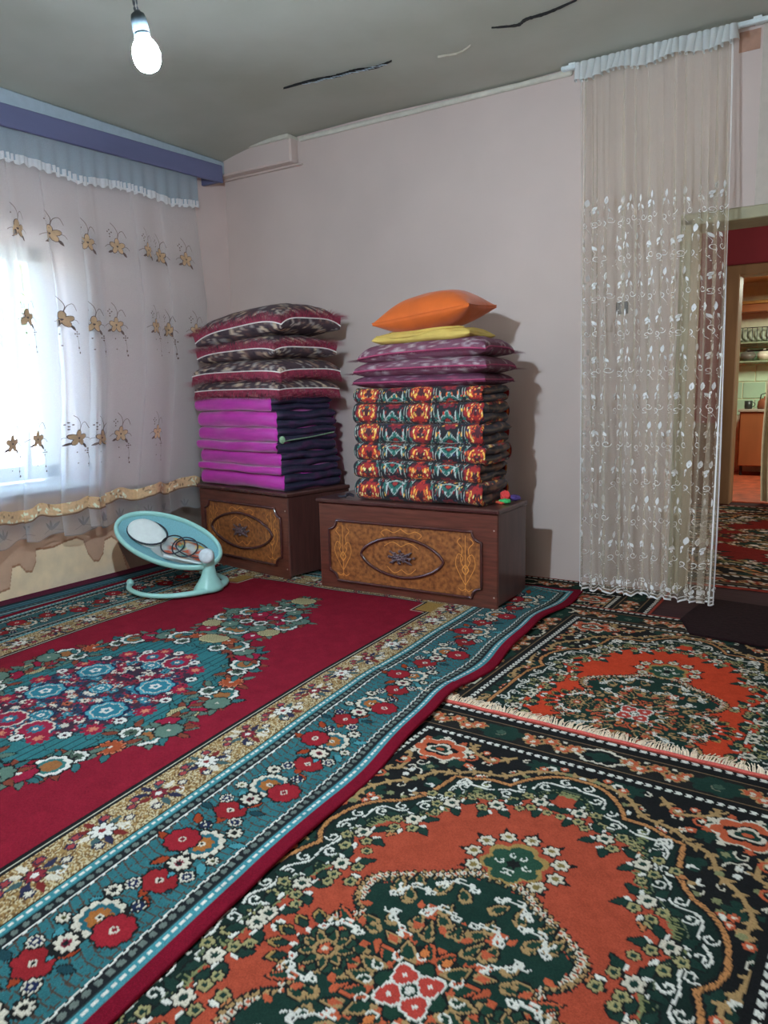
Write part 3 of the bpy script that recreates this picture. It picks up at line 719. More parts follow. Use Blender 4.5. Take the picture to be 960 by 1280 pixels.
wood_m = mat('hall_door_wood', C(108,86,60), rough=.5, var=.18, vscale=10, stretch=(1,1,.15))
d2 = thing('door_2', '', ''); del d2['label']; del d2['category']; struct(d2)
MB().box(hx0-.11, hx0+.02, HY-.03, HY+.22, 0, 2.34, bev=.01).build('door_jamb', wood_m, d2)
MB().box(hx1-.02, hx1+.11, HY-.03, HY+.22, 0, 2.34, bev=.01).build('door_jamb', wood_m, d2)
MB().box(hx0-.11, hx1+.11, HY-.03, HY+.22, 2.32, 2.42, bev=.01).build('lintel', wood_m, d2)
sw = thing('light_switch', 'small black light switch on the maroon hall wall', 'switch', (-1.42, HY-.015, 1.93)) if False else None
# ------------------------------------------------------------------ kitchen
KY = 11.9
kw = struct(MB().box(-3, 2.2, KY, KY+.2, 0, 3.3).build('wall_kitchen', mat('kitchen_plaster', C(190,186,160), rough=.85, var=.05)))
struct(MB().box(-3, 2.2, HY+.2, KY, .0, .012).build('floor_kitchen', mat('kitchen_floor', C(140,62,36), rough=.6, var=.35, vscale=9)))
struct(MB().box(-3, 2.2, HY+.1, KY+.1, 2.62, 2.72).build('ceiling_kitchen', mat('kitchen_ceiling', C(190,180,140), rough=.9)))
kt = [mat('mint_tile', C(150,176,150), rough=.3, var=.1, vscale=3), mat('pale_mint_tile', C(170,190,160), rough=.3, var=.1, vscale=4)]
tmesh = MB().box(-.142, .142, -.012, 0, -.112, .112, bev=.006)
tiles = []
for m_ in kt:
    me = bpy.data.meshes.new('tile'); me.from_pydata(np.concatenate(tmesh.v).tolist(), [], tmesh.f); me.materials.append(m_); tiles.append(me)
r = random.Random(2)
for i in range(6):
    for j in range(5):
        o = bpy.data.objects.new('tile', tiles[r.random() < .45]); COL.objects.link(o); o.parent = kw
        o.location = (-1.82+i*.295+(.14 if j % 2 else 0), KY, .92+j*.235)
# ------------------------------------------------------------------ rugs
ac1 = (176,84,54)
cvO = orange_rug_canvas((158,68,47), ac1)
cvR = orange_rug_canvas((184,62,36), (170,80,52))
def sampler(cv, hl):
    def f(X, Y):
        return cv.sample(np.abs(X), np.minimum(Y, 2*hl-Y))
    return f
def rugO(name, label, cx, yf, rot, z, cv, xs, ys, seed, th=.008, dzf=None):
    root = thing(name, label, 'rug', (cx, yf, 0), (0, 0, rot))
    def fn(X, Y): return X, -Y, (dzf(X, Y) if dzf is not None else 0*X)
    rug_mesh('pile', xs, ys, fn, sampler(cv, 1.35), z, th, root, seed)
    return root
# lower, far rug: runs underneath the near one
r1 = rugO('orange_rug', 'orange medallion rug in front of the lace curtain, partly under the nearer rug', -.66, 4.19, -.02, .007, cvR,
     axis([(-.86,.005),(.86)]), axis([(.0,.006),(1.75,.03),(2.7)]), 21)
r2 = rugO('orange_rug', 'nearest orange and green medallion rug with a cream fringed far edge', -.685, 2.56, -.035, .0135, cvO,
     axis([(-.86,.0045),(.86)]), axis([(.0,.0045),(1.9,.0075),(2.2,.05),(2.7)]), 22)
# fringe of the near rug
fm = mat('cream_yarn', C(186,168,146), rough=.95, var=.2, vscale=60)
F_ = MB(); r = random.Random(5)
for i in range(430):
    x = -.84+i*1.68/430; n = 3; ln = r.uniform(.028,.052); lean = .014*math.sin(i*.11)+r.uniform(-.016,.016); w = .0042
    ln *= 1.5; P0 = [(x, .0, .016), (x+lean*.4, ln*.5, .0215+r.uniform(0,.004)), (x+lean, ln, .0150+r.uniform(.0,.004))]
    V = [];
    for q in P0: V += [(q[0]-w/2, q[1], q[2]), (q[0]+w/2, q[1], q[2]), (q[0], q[1], q[2]+.002)]
    F_.add(V, [(0,1,4,3),(1,2,5,4),(2,0,3,5),(3,4,7,6),(4,5,8,7),(5,3,6,8)])
f = F_.build('fringe', fm, r2); f['kind'] = 'stuff'
b_ = MB(); b_.tube([(x, .002+.002*math.sin(x*40), .0145) for x in np.linspace(-.86,.86,120)], .0065, 6)
b_.build('selvedge', mat('red_selvedge', C(160,70,62), rough=.95, var=.2, vscale=120, bump=.4, bscale=300), r2, smooth=True)
# dark rug along the back wall under the chests
r3 = thing('patterned_rug', 'black and cream patterned rug along the base of the back wall', 'rug', (0,0,0))
rug_mesh('pile', axis([(-.2,.006),(.86)]), axis([(0,.006),(.54)]), lambda X, Y: (-1.81+X, 4.735-Y, 0*X), sampler(cvR, 1.35), .0042, .004, r3, 23)
rug_mesh('pile', axis([(-.86,.008),(.0)]), axis([(0,.008),(.54)]), lambda X, Y: (-2.02+X*1.5, 4.735-Y, 0*X), sampler(cvR, 1.35), .004, .004, r3, 24)
# the big red and teal rug
cvT = teal_rug_canvas()
XE_Y = [.0,.85,1.17,2.0,2.587,3.5,4.475]; XE_X = [-1.10,-1.198,-1.228,-1.300,-1.352,-1.392,-1.406]
def xe(y):
    return np.interp(y, XE_Y, XE_X)+.014*np.sin((y-.4)*5.2)*np.clip((y-1)/2,0,1)+.010*np.sin(y*11)*np.clip(y-1.6,0,1)
def tf(D, V):
    k = np.clip(1-D/.6, 0, 1); w = xe(V)-XE_X[0]; base = np.interp(V, XE_Y, XE_X)
    wx = base-D+(xe(V)-base)*k
    dz = .020*np.exp(-((D-.02)/.05)**2)*(.5+.5*np.sin(V*5.3+1))*(V > 1.3)*np.clip((V-1.3)*2, 0, 1)
    dz += .028*np.exp(-((D-.34)/.16)**2-((V-4.28)/.12)**2)       # ruck beside the chest
    dz += .0025*np.sin(V*6+D*3)*np.exp(-D*2)+.003*np.sin(D*7+V*2)
    return wx, V, dz+.0012+.0105*np.clip((.66-D)/.14, 0, 1)*(V < 2.75)+.006*np.clip((.66-D)/.14, 0, 1)*(V >= 2.75)
def tc(D, V): return cvT.sample(np.where(D > 1.415, 2.83-D, D), V)
rt = thing('teal_bordered_rug', 'large crimson rug with teal floral borders and round medallion', 'rug', (0,0,0))
rug_mesh('pile', axis([(0,.0045),(.70,.0055),(2.83)]), axis([(.55,.0045),(1.6,.006),(4.45)]), tf, tc, .0125, .010, rt, 31)
# strip of a second, darker rug turned up at the window wall
TL2 = []
def wc(D, V):
    c = np.zeros(D.shape+(3,), np.float32); c[:] = C(36,62,70)[:3]
    def m(M, col): c[M] = C(*col)[:3]
    m(D < .07, (70,28,44)); m((D > .07) & (D < .09), (24,30,34)); m(np.abs(D-.12) < .004, (90,130,138)); m(np.abs(D-.155) < .010, (52,92,102))
    m(np.abs(D-.20) < .012, (26,34,40)); m((np.abs(D-.20) < .006) & (V % .03 < .018), (84,100,100)); m(np.abs(D-.235) < .005, (120,140,140)); m((D > .245), (40,82,90)); m((D > .245) & (V % .03 < .004), (30,50,52))
    return c
rw = thing('wall_runner', 'narrow dark teal striped rug edge lying against the window wall', 'rug', (0,0,0))
rug_mesh('pile', axis([(.005,.006),(.335)]), axis([(.8,.012),(4.40)]), lambda D, V: (XL+D, V, .018*np.exp(-D/.03)), wc, .009, .005, rw, 33)
# doormat
dmr = thing('doormat', 'plain dark brown mat on the floor at the doorway end of the orange rug', 'doormat', (-.81, 3.93, 0), (0,0,-.10))
X_, Y_ = np.meshgrid(np.linspace(0,1.0,120), np.linspace(0,.74,90)); Z_ = .0175+.0015*np.sin(X_*9)*np.sin(Y_*7)+rng.random(X_.shape)*.0012
Z_[0] = Z_[-1] = .012; Z_[:, 0] = Z_[:, -1] = .012
grid_mesh('pile', np.stack([X_+.12*(Y_ < .24)*(.24-Y_)/.24, Y_, Z_], -1), mat('dark_mat', C(36,19,21,.9), rough=.95, var=.3, vscale=60, spec=.1), None, dmr)
# hall rug
rh = thing('hall_rug', 'dark red and black patterned rug on the hall floor', 'rug', (0,0,0))
cvH = orange_rug_canvas((110,34,30), (120,50,36), gain=1.1)
rug_mesh('pile', axis([(-1.7,.014),(1.7)]), axis([(0,.014),(3.5)]), lambda X, Y: (-.3+X, 8.50-Y, 0*X), lambda X, Y: cvH.sample(np.abs(X)/2, np.minimum(Y, 3.5-Y)/1.30), .008, .008, rh, 41)
# ------------------------------------------------------------------ the hanging bulb
bulb = thing('hanging_light_bulb', 'bare glowing bulb hanging on a thin wire from the ceiling', 'light bulb', (-1.604, 1.45, 2.105), (math.radians(4), math.radians(-9), 0))
g = MB(); g.lathe([(0,-.036),(.011,-.0345),(.020,-.029),(.0265,-.018),(.0285,-.004),(.0265,.010),(.021,.021),(.0155,.028)], n=28)
em = mat('lit_bulb_glass', (.80,.91,1.0,1), rough=.4, emit=1.0)
_e = [n for n in em.node_tree.nodes if n.type == 'BSDF_PRINCIPLED'][0]; _e.inputs['Emission Color'].default_value = (.66,.84,1.0,1); _e.inputs['Emission Strength'].default_value = BULB/(PI*.0085*1.44)
g.build('glass', em, bulb, smooth=True)
c = MB(); c.lathe([(.0155,.027),(.0165,.029),(.0165,.038),(.015,.040)], n=24); c.build('bulb_collar', mat('bulb_collar_grey', C(60,70,74,1.0), rough=.6), bulb, smooth=True)
s = MB(); s.lathe([(.0145,.038),(.0165,.041),(.0165,.068),(.014,.077),(.008,.082),(.003,.086)], n=24); s.build('socket', mat('grey_socket', C(26,36,42,1.0), rough=.7), bulb, smooth=True)
w = MB(); p = [(0,0,.084),(-.002,0,.11)]; 
bulb.scale = (1.2, 1.2, 1.2); inv = bulb.matrix_basis.inverted()
for zz in (2.45, 2.8, float(zc(-1.63, 1.44))): p.append(tuple(inv @ Vector((-1.632-.004*math.sin(zz*7), 1.44, zz))))
w.tube(spline(p, 8), .0028, 6); w.tube(spline([(q[0]+.005, q[1]+.003, q[2]) for q in p], 8), .0018, 6)
w.build('wire', mat('dark_wire', C(60,66,72), rough=.6), bulb, smooth=True)

# ------------------------------------------------------------------ curtain tools
class Cloth:
    """surface P(u,v): u across in 0..1, v down in 0..1"""
    def __init__(s, fn, W, H): s.fn, s.W, s.H = fn, W, H
    def pt(s, x, y, off=0):                    # cloth metres, off toward the room
        u = np.asarray(x)/s.W; v = np.asarray(y)/s.H; p = s.fn(u, v)
        if off:
            e = 1e-3; du = s.fn(u+e, v)-p; dv = s.fn(u, v+e)-p; n = np.cross(du, dv); n /= np.linalg.norm(n, axis=-1, keepdims=True)
            p = p-n*off
        return p
class Stitch:
    """embroidery as thin raised shapes following a cloth"""
    def __init__(s, cloth): s.c = cloth; s.V = []; s.F = []; s.n = 0
    def poly(s, P, off=.0015):
        P = np.asarray(P, float); s.V.append(s.c.pt(P[:,0], P[:,1], off)); s.F.append(tuple(range(s.n, s.n+len(P)))); s.n += len(P)
    def ell(s, x, y, rx, ry, a=0, off=.0015, n=8):
        t = np.linspace(0, 2*PI, n, endpoint=False); c, q = math.cos(a), math.sin(a)
        s.poly(np.stack([x+rx*np.cos(t)*c-ry*np.sin(t)*q, y+rx*np.cos(t)*q+ry*np.sin(t)*c], 1), off)
    def leaf(s, x, y, ln, w, a, off=.0015):
        t = np.array([0,.3,.6,.85,1]); h = w/2*np.array([0,.9,1,.5,0]); c, q = math.cos(a), math.sin(a)
        U = np.concatenate([t*ln, (t*ln)[3:0:-1]]); Vv = np.concatenate([h, -h[3:0:-1]])
        s.poly(np.stack([x+U*c-Vv*q, y+U*q+Vv*c], 1), off)
    def ribbon(s, P, w, off=.0015):
        P = np.asarray(P, float); T = np.gradient(P, axis=0); T /= np.linalg.norm(T, axis=1)[:,None]+1e-9; N_ = np.stack([-T[:,1], T[:,0]], 1)*w/2
        A = P+N_; B = P-N_; V = np.empty((2*len(P), 2)); V[0::2] = A; V[1::2] = B
        s.V.append(s.c.pt(V[:,0], V[:,1], off))
        for i in range(len(P)-1): a = s.n+2*i; s.F.append((a, a+1, a+3, a+2))
        s.n += 2*len(P)
    def spiral(s, x, y, r, a0, turns, w, sg=1, off=.0015):
        t = np.linspace(0, 1, 12); rr = r*(1-.72*t); a = a0+sg*2*PI*turns*t; s.ribbon(np.stack([x+rr*np.cos(a), y+rr*np.sin(a)], 1), w, off)
    def build(s, name, m, parent, stuff=True):
        me = bpy.data.meshes.new(name); me.from_pydata(np.concatenate(s.V).tolist(), [], s.F); o = link(name, me, m, parent)
        if stuff: o['kind'] = 'stuff'
        return o
def cloth_grid(name, cl, m, parent, xs, ys, off=0, col=None, edge=None):
    X, Y = np.meshgrid(xs, ys)
    cc_ = col(X, Y) if col is not None else None
    if edge is not None: Y = edge(X, Y)
    return grid_mesh(name, cl.pt(X, Y, off), m, cc_, parent)

# ------------------------------------------------------------------ lace curtain over the doorway side
rail = thing('curtain_rail', 'thin white curtain rail under the ceiling above the lace curtain', 'curtain rail', (0,0,0))
rl = MB(); rl.box(-1.665, 1.5, 4.655, 4.685, 3.085, 3.108, bev=.004); rl.box(-1.665, 1.5, 4.688, 4.70, 3.09, 3.104, bev=.003); rl.build('rail', mat('rail_white', C(168,176,176), rough=.4), rail)
for x in (-1.6, -.62, .5): MB().box(x-.02, x+.02, 4.66, YB, 3.104, 3.118).build('bracket', white_m, rail)
LW, LH = 1.50, 3.06
def lace_fn(u, v):
    u = np.asarray(u, float); v = np.asarray(v, float)
    xl = -1.555+.125*v**1.2; xr = -.722+.045*np.sin(v*PI*.6)+.02*v; up = u+.010*np.sin(u*23+1)
    ph = 2*PI*(u*9.5+.55*np.sin(u*7.)+.25*np.sin(v*2+u*5)); A = (.010+.024*np.clip(v*3, 0, 1))*(1+.35*np.sin(u*31))
    x = xl+(xr-xl)*up+.35*A*np.cos(2*ph)*.5
    for k, (uk, s_) in enumerate(((.045,.009),(.13,.010),(.215,.008),(.30,.012),(.40,.009),(.485,.011),(.56,.008),(.63,.010),(.71,.013),(.80,.010),(.90,.014),(.975,.009))):
        t_ = (u-uk-.006*np.sin(v*3+k))/s_; x = x-.026*(s_/.01)*t_*np.exp(-t_*t_)*np.clip(.4+v*2.5, 0, 1)
    y = 4.655-.235*v**1.5+A*np.sin(ph)+.006*np.sin(u*90)*np.clip(1-v,0,1)
    z = 3.085-(3.085-.028)*v+.0*u
    return np.stack(np.broadcast_arrays(x, y, z), -1)
lc = Cloth(lace_fn, LW, LH)
lace = thing('lace_curtain', 'tall sheer lace curtain with white leaf embroidery hanging beside the doorway', 'curtain', (0,0,0))
sheer_l = sheer('lace_net', C(176,168,152), .30, trans=.45, nscale=900)
lacew = mat('lace_thread', C(214,210,196), rough=.9, var=.05)
hem = lambda X: LH-.010-.014*np.abs(np.cos(X*PI/.085))
cloth_grid('net', lc, sheer_l, lace, np.linspace(0, LW, 640), np.linspace(0, 1, 80), edge=lambda X, Y: Y*hem(X))
S = Stitch(lc); r = random.Random(8)
for row in range(10):
    y0 = .80+row*.214
    for c_ in range(15):
        x = .05+c_*.112+(.0 if row % 2 else .035)
        if x > LW-.02: continue
        k = .86
        S.leaf(x, y0, .054*k, .021*k, -PI/2+.12); S.leaf(x-.004, y0+.004, .038*k, .018*k, PI*.72); S.leaf(x+.010, y0+.012, .040*k, .018*k, PI*.30); S.leaf(x-.012, y0+.026, .026*k, .012*k, PI*.6)
        S.spiral(x+.030, y0+.085, .021, 0, 1.05, .0036); S.spiral(x-.014, y0+.105, .019, 2, 1.05, .0036, -1)
        S.ribbon([(x+.01, y0+.03), (x+.025, y0+.055), (x+.022, y0+.07)], .002); S.ribbon([(x-.012, y0+.112), (x+.006, y0+.135), (x+.02, y0+.15)], .002)
        for q in range(3): S.ell(x+r.uniform(-.04,.04), y0+.12+r.uniform(0,.08), .003, .003, n=5)
xs_ = np.linspace(.0, LW, 300)
for dy, w in ((0, .009), (-.020, .003)): S.ribbon(np.stack([np.linspace(.0, LW, 900), hem(np.linspace(.0, LW, 900))+dy-.003], 1), w)
for i in range(34):
    x = .03+i*.044; S.leaf(x, LH-.062, .034, .018, -PI/2+.4*(-1)**i); S.spiral(x+.02, LH-.10, .014, i, .9, .0035); S.leaf(x, LH-.058, .018, .012, .3)
for xx in (LW-.004, LW-.016, .004): S.ribbon(np.stack([np.full(120, xx), np.linspace(.02, LH-.02, 120)], 1), .005)
S.build('embroidery', lacew, lace)
# pleated heading
def head_fn(u, v):
    u = np.asarray(u, float); v = np.asarray(v, float)
    x = -1.575+(.865)*u+.012*np.sin(u*2*PI*24+1.2*np.sin(u*21)+1.5)*(.4+.8*v)+.012*(v-.5)*np.sin(u*40); y = 4.628-.012*v+.020*np.sin(u*2*PI*24+1.2*np.sin(u*21))*(.4+v)
    z = 3.098-(.098+.012*np.sin(u*17))*v
    return np.stack(np.broadcast_arrays(x, y, z), -1)
hc = Cloth(head_fn, .865, .1); cloth_grid('header_ruffle', hc, sheer('ruffle_white', C(186,196,192), .72, trans=.25, nscale=1200), lace, np.linspace(0, .865, 520), np.linspace(0, .1, 6))
# ------------------------------------------------------------------ window curtain
WW, WH = 3.9, 2.55
def win_fn(u, v):
    u = np.asarray(u, float); v = np.asarray(v, float)
    yr = np.interp(v, [0,.1,.38,.6,.92,1], [4.27,4.28,4.34,4.31,4.15,4.16]); yl = 1.15
    y = yl+(yr-yl)*(u+.006*np.sin(u*41))
    ph = 2*PI*(u*8.2+.7*np.sin(u*5.1)+.12*np.sin(v*3+u*9)); A = (.014+.018*v)*(1+.5*np.sin(u*17+1))
    big = -.045*np.exp(-((u-.725)/.012)**2)*.8+.03*np.exp(-((u-.69)/.010)**2)
    x = -4.315+A*np.sin(ph)+.5*big*(.4+v)
    z = 2.90-WH*v+0*u
    for k, (uk, s_, a_) in enumerate(((.30,.008,.03),(.42,.009,.035),(.52,.007,.03),(.60,.012,.05),(.665,.010,.045),(.705,.008,.035),(.80,.006,.02),(.90,.007,.02))):
        t_ = (u-uk-.012*(v-.4)*(1 if k % 2 else .3))/s_; y = y-2.3*a_*t_*np.exp(-t_*t_)*np.clip(.25+v*1.4, 0, 1); x = x+.016*np.tanh(t_)*np.exp(-(t_/4)**2)
    return np.stack(np.broadcast_arrays(x, y, z), -1)
wcl = Cloth(win_fn, WW, WH)
cur = thing('window_curtain', 'white voile window curtain embroidered with golden flowers', 'curtain', (0,0,0))
voile = sheer('voile', C(190,194,200), .42, trans=.62, nscale=900)
whem = lambda X: WH-.035+.016*np.sin(X*PI/.17)-.07*(X/WW-.6)*(X/WW > .6)
cloth_grid('voile_panel', wcl, voile, cur, np.linspace(0, WW, 900), np.linspace(0, 1, 70), edge=lambda X, Y: Y*whem(X))
gold = mat('golden_thread', C(152,126,98), rough=.8, var=.15); darkt = mat('dark_thread', C(74,62,58), rough=.9)
Sg, Sd = Stitch(wcl), Stitch(wcl)
def u_of(yw): return WW*(yw-1.15)/(4.30-1.15)
def wflower(yw, z, k=1., sc=1.):
    x = u_of(yw); y = 2.90-z
    sx = 1.24
    for i in range(5):
        a = -PI/2+i*2*PI/5; px, py = x+.026*sc*sx*math.cos(a), y+.026*sc*math.sin(a)
        Sd.ell(px, py, .0235*sc*sx, .019*sc, a, .0015, 10); Sg.ell(px, py, .020*sc*sx, .0155*sc, a, .0028, 10)
    Sd.ell(x, y, .006*sx, .006, 0, .004, 6)
    Sd.leaf(x+.035, y+.03, .045, .018, .9); Sd.leaf(x-.03, y+.028, .05, .016, 2.8)
    Sd.ribbon(spline([(x, y-.03), (x+.012, y-.08), (x-.005, y-.12), (x-.035, y-.145)], 5), .0035)
    Sd.ribbon(spline([(x+.004, y-.035), (x+.02, y-.085), (x+.05, y-.10), (x+.075, y-.06)], 5), .0035)
    Sd.ribbon(spline([(x-.03, y), (x-.07, y-.005), (x-.10, y+.012)], 5), .003); Sd.ribbon(spline([(x+.03, y-.005), (x+.07, y), (x+.09, y+.02)], 5), .003)
    for dx, dy in ((-.05,-.075),(-.066,-.088),(-.034,-.086),(-.052,-.10),(-.05,-.058)): Sd.ell(x+dx, y+dy, .0062, .005, 0, .0015, 6)
    if k > .5:
        for dx, dy in ((.07,.07),(.085,.082),(.056,.083),(.07,.098),(.07,.083)): Sd.ell(x+dx, y+dy, .006, .005, 0, .0015, 6)
        Sd.ribbon([(x+.072, y+.10), (x+.08, y+.14), (x+.078, y+.19)], .002); Sd.ell(x+.08, y+.17, .006, .008, 0, .0015, 6); Sd.ell(x+.086, y+.20, .006, .008, 0, .0015, 6)
        Sd.ell(x-.01, y+.09, .005, .005, 0, .0015, 6); Sd.ell(x, y+.16, .006, .004, 0, .0015, 6)
for row, yws in ((2.24, (1.4,1.75,2.1,2.45,2.82,3.06,3.29,3.55,3.76,3.93,4.12)), (1.73, (1.45,1.8,2.15,2.5,2.83,3.08,3.29,3.50,3.77,3.95,4.16)), (.995, (1.3,1.65,2.0,2.35,2.68,2.89,3.14,3.34,3.54,3.80))):
    for yw in yws: wflower(yw, row+.01*math.sin(yw*9), 1. if row < 2 else .0)
Sg.build('golden_embroidery', gold, cur); 
lf = Stitch(wcl)
for i in range(17):
    x = .15+i*.235; 
    for a in (-2.2,-1.6,-.9): lf.leaf(x, WH-.075, .07, .018, a)
    lf.ribbon(spline([(x-.06, WH-.06), (x, WH-.085), (x+.07, WH-.06)], 5), .003)
xs_ = np.linspace(0, WW, 400); lf.ribbon(np.stack([xs_, whem(xs_)-.002], 1), .005)
Sd.build('outline_embroidery', darkt, cur); lf.build('leaf_embroidery', mat('grey_thread', C(104,104,104), rough=.9), cur)
cb = Cv(0, 0, WW, .10, .003, (166,138,104), 2.0); r = random.Random(12)
for i in range(240):
    cb.leaf(r.uniform(0,WW), r.uniform(.0,.10), r.uniform(.02,.05), .016, r.uniform(0,6.3), r.choice(((204,188,158),(116,90,66),(150,122,90),(204,188,158))))
cb.line([(x, .006) for x in np.arange(0, WW, .02)], .008, (96,74,58)); cb.line([(x, .095) for x in np.arange(0, WW, .02)], .009, (96,74,58))
def bandedge(X, Y):
    b0 = 2.90-(.585+.06*np.clip(X/WW-.5, 0, 1)/.5); return b0+(Y)*.82+.012*np.sin(X*PI/.19)+.005*np.sin(X*31)
bxs = np.linspace(0, WW, 900); bys = np.linspace(0, .10, 12)
cloth_grid('golden_band', wcl, mat('gold_band', attr=True, rough=.7, var=.1, vscale=60), cur, bxs, bys, off=.002, col=lambda X, Y: cb.sample(X, Y), edge=bandedge)
# valance behind the pelmet
def val_fn(u, v):
    u = np.asarray(u, float); v = np.asarray(v, float); y = 1.15+(4.265-1.15)*u
    x = -4.262-.010+.006*np.sin(u*2*PI*30+2*np.sin(u*9))*(.3+v); z = 2.86-(.272-.03*np.abs(np.sin(u*PI*4.2+.5))-.05*np.clip(u-.75,0,1))*v
    return np.stack(np.broadcast_arrays(x, y, z), -1)
vl = Cloth(val_fn, 3.12, .27); val = thing('curtain_valance', 'bluish sheer valance with a white ruffled hem under the pelmet board', 'valance', (0,0,0))
cloth_grid('valance_panel', vl, sheer('valance_voile', C(140,158,168), .62, trans=.5, nscale=700), val, np.linspace(0, 3.12, 300), np.linspace(0, .27, 12))
def ruf_fn(u, v):
    u = np.asarray(u, float); v = np.asarray(v, float); b = val_fn(u, 1.0+0*u); 
    x = b[...,0]+.004+.009*np.sin(u*2*PI*95+3*np.sin(u*33))*(.25+.75*np.clip(np.sin(u*PI*13)+.6,0,1)); z = b[...,2]+.032-(.050+.008*np.sin(u*2*PI*48+1))*v
    return np.stack([x, b[...,1]+0*v, z+0*x], -1)
X, Y = np.meshgrid(np.linspace(0,1,900), np.linspace(0,1,4)); grid_mesh('hem_ruffle', ruf_fn(X, Y), sheer('hem_ruffle_white', C(198,206,206), .72, trans=.35, nscale=1200), None, val)
pb = thing('pelmet_board', 'dark bluish-purple wooden pelmet board along the top of the window wall', 'pelmet', (-4.235, 4.49, 2.885), (math.radians(1.7), 0, 0))
MB().box(-.012, .012, -5.2, 0, -.062, .062, bev=.004).build('board', mat('pelmet_paint', C(76,78,104), rough=.55, var=.12, vscale=5, stretch=(1,.3,1)), pb)
MB().box(-.19, -.012, -.03, 0, -.055, .060, bev=.003).build('end_return', MATS['pelmet_paint'], pb)
# wall fittings
so = thing('wall_socket', 'small dark wall switch half hidden behind the lace curtain', 'wall switch', (-1.295, YB, 1.713))
MB().box(-.036, .036, -.012, 0, -.036, .036, bev=.004).build('plate', mat('switch_dark', C(48,46,52), rough=.5), so); MB().box(-.014, .014, -.018, -.010, -.022, .022, bev=.003).build('rocker', mat('switch_rocker', C(88,84,86), rough=.5), so)
hk = thing('coat_hook', 'black hook on the maroon hall wall seen through the lace', 'hook', (-1.62, HY, 1.98))
MB().box(-.05, .05, -.012, 0, -.07, .05, bev=.004).build('back_plate', mat('black_metal', C(26,22,22), rough=.5), hk); MB().tube(spline([(0,-.01,.02),(0,-.06,.01),(0,-.075,-.03),(0,-.05,-.055)], 5), .009, 6).build('hook_arm', MATS['black_metal'], hk)
# ------------------------------------------------------------------ chests
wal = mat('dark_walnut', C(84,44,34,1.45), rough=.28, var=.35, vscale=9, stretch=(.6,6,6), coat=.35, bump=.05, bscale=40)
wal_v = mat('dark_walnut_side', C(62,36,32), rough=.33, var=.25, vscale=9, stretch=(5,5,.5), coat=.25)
burl = mat('burl_veneer', C(88,46,24,1.3), rough=.30, var=.3, vscale=38, col2=C(160,100,54,1.3), coat=.4)
mould = mat('polished_moulding', C(58,30,28), rough=.18, var=.15, coat=.6)
marq = mat('light_marquetry', C(176,118,58), rough=.3, var=.12)
def scooped(x0, x1, z0, z1, r, n=6, dy=0):
    P = []
    for cx, cz, a0 in ((x0,z0,PI/2),(x1,z0,PI),(x1,z1,PI*1.5),(x0,z1,0)):
        for i in range(n+1):
            a = a0-PI/2*i/n; P.append((cx+r*math.cos(a), dy, cz+r*math.sin(a)))
    return P
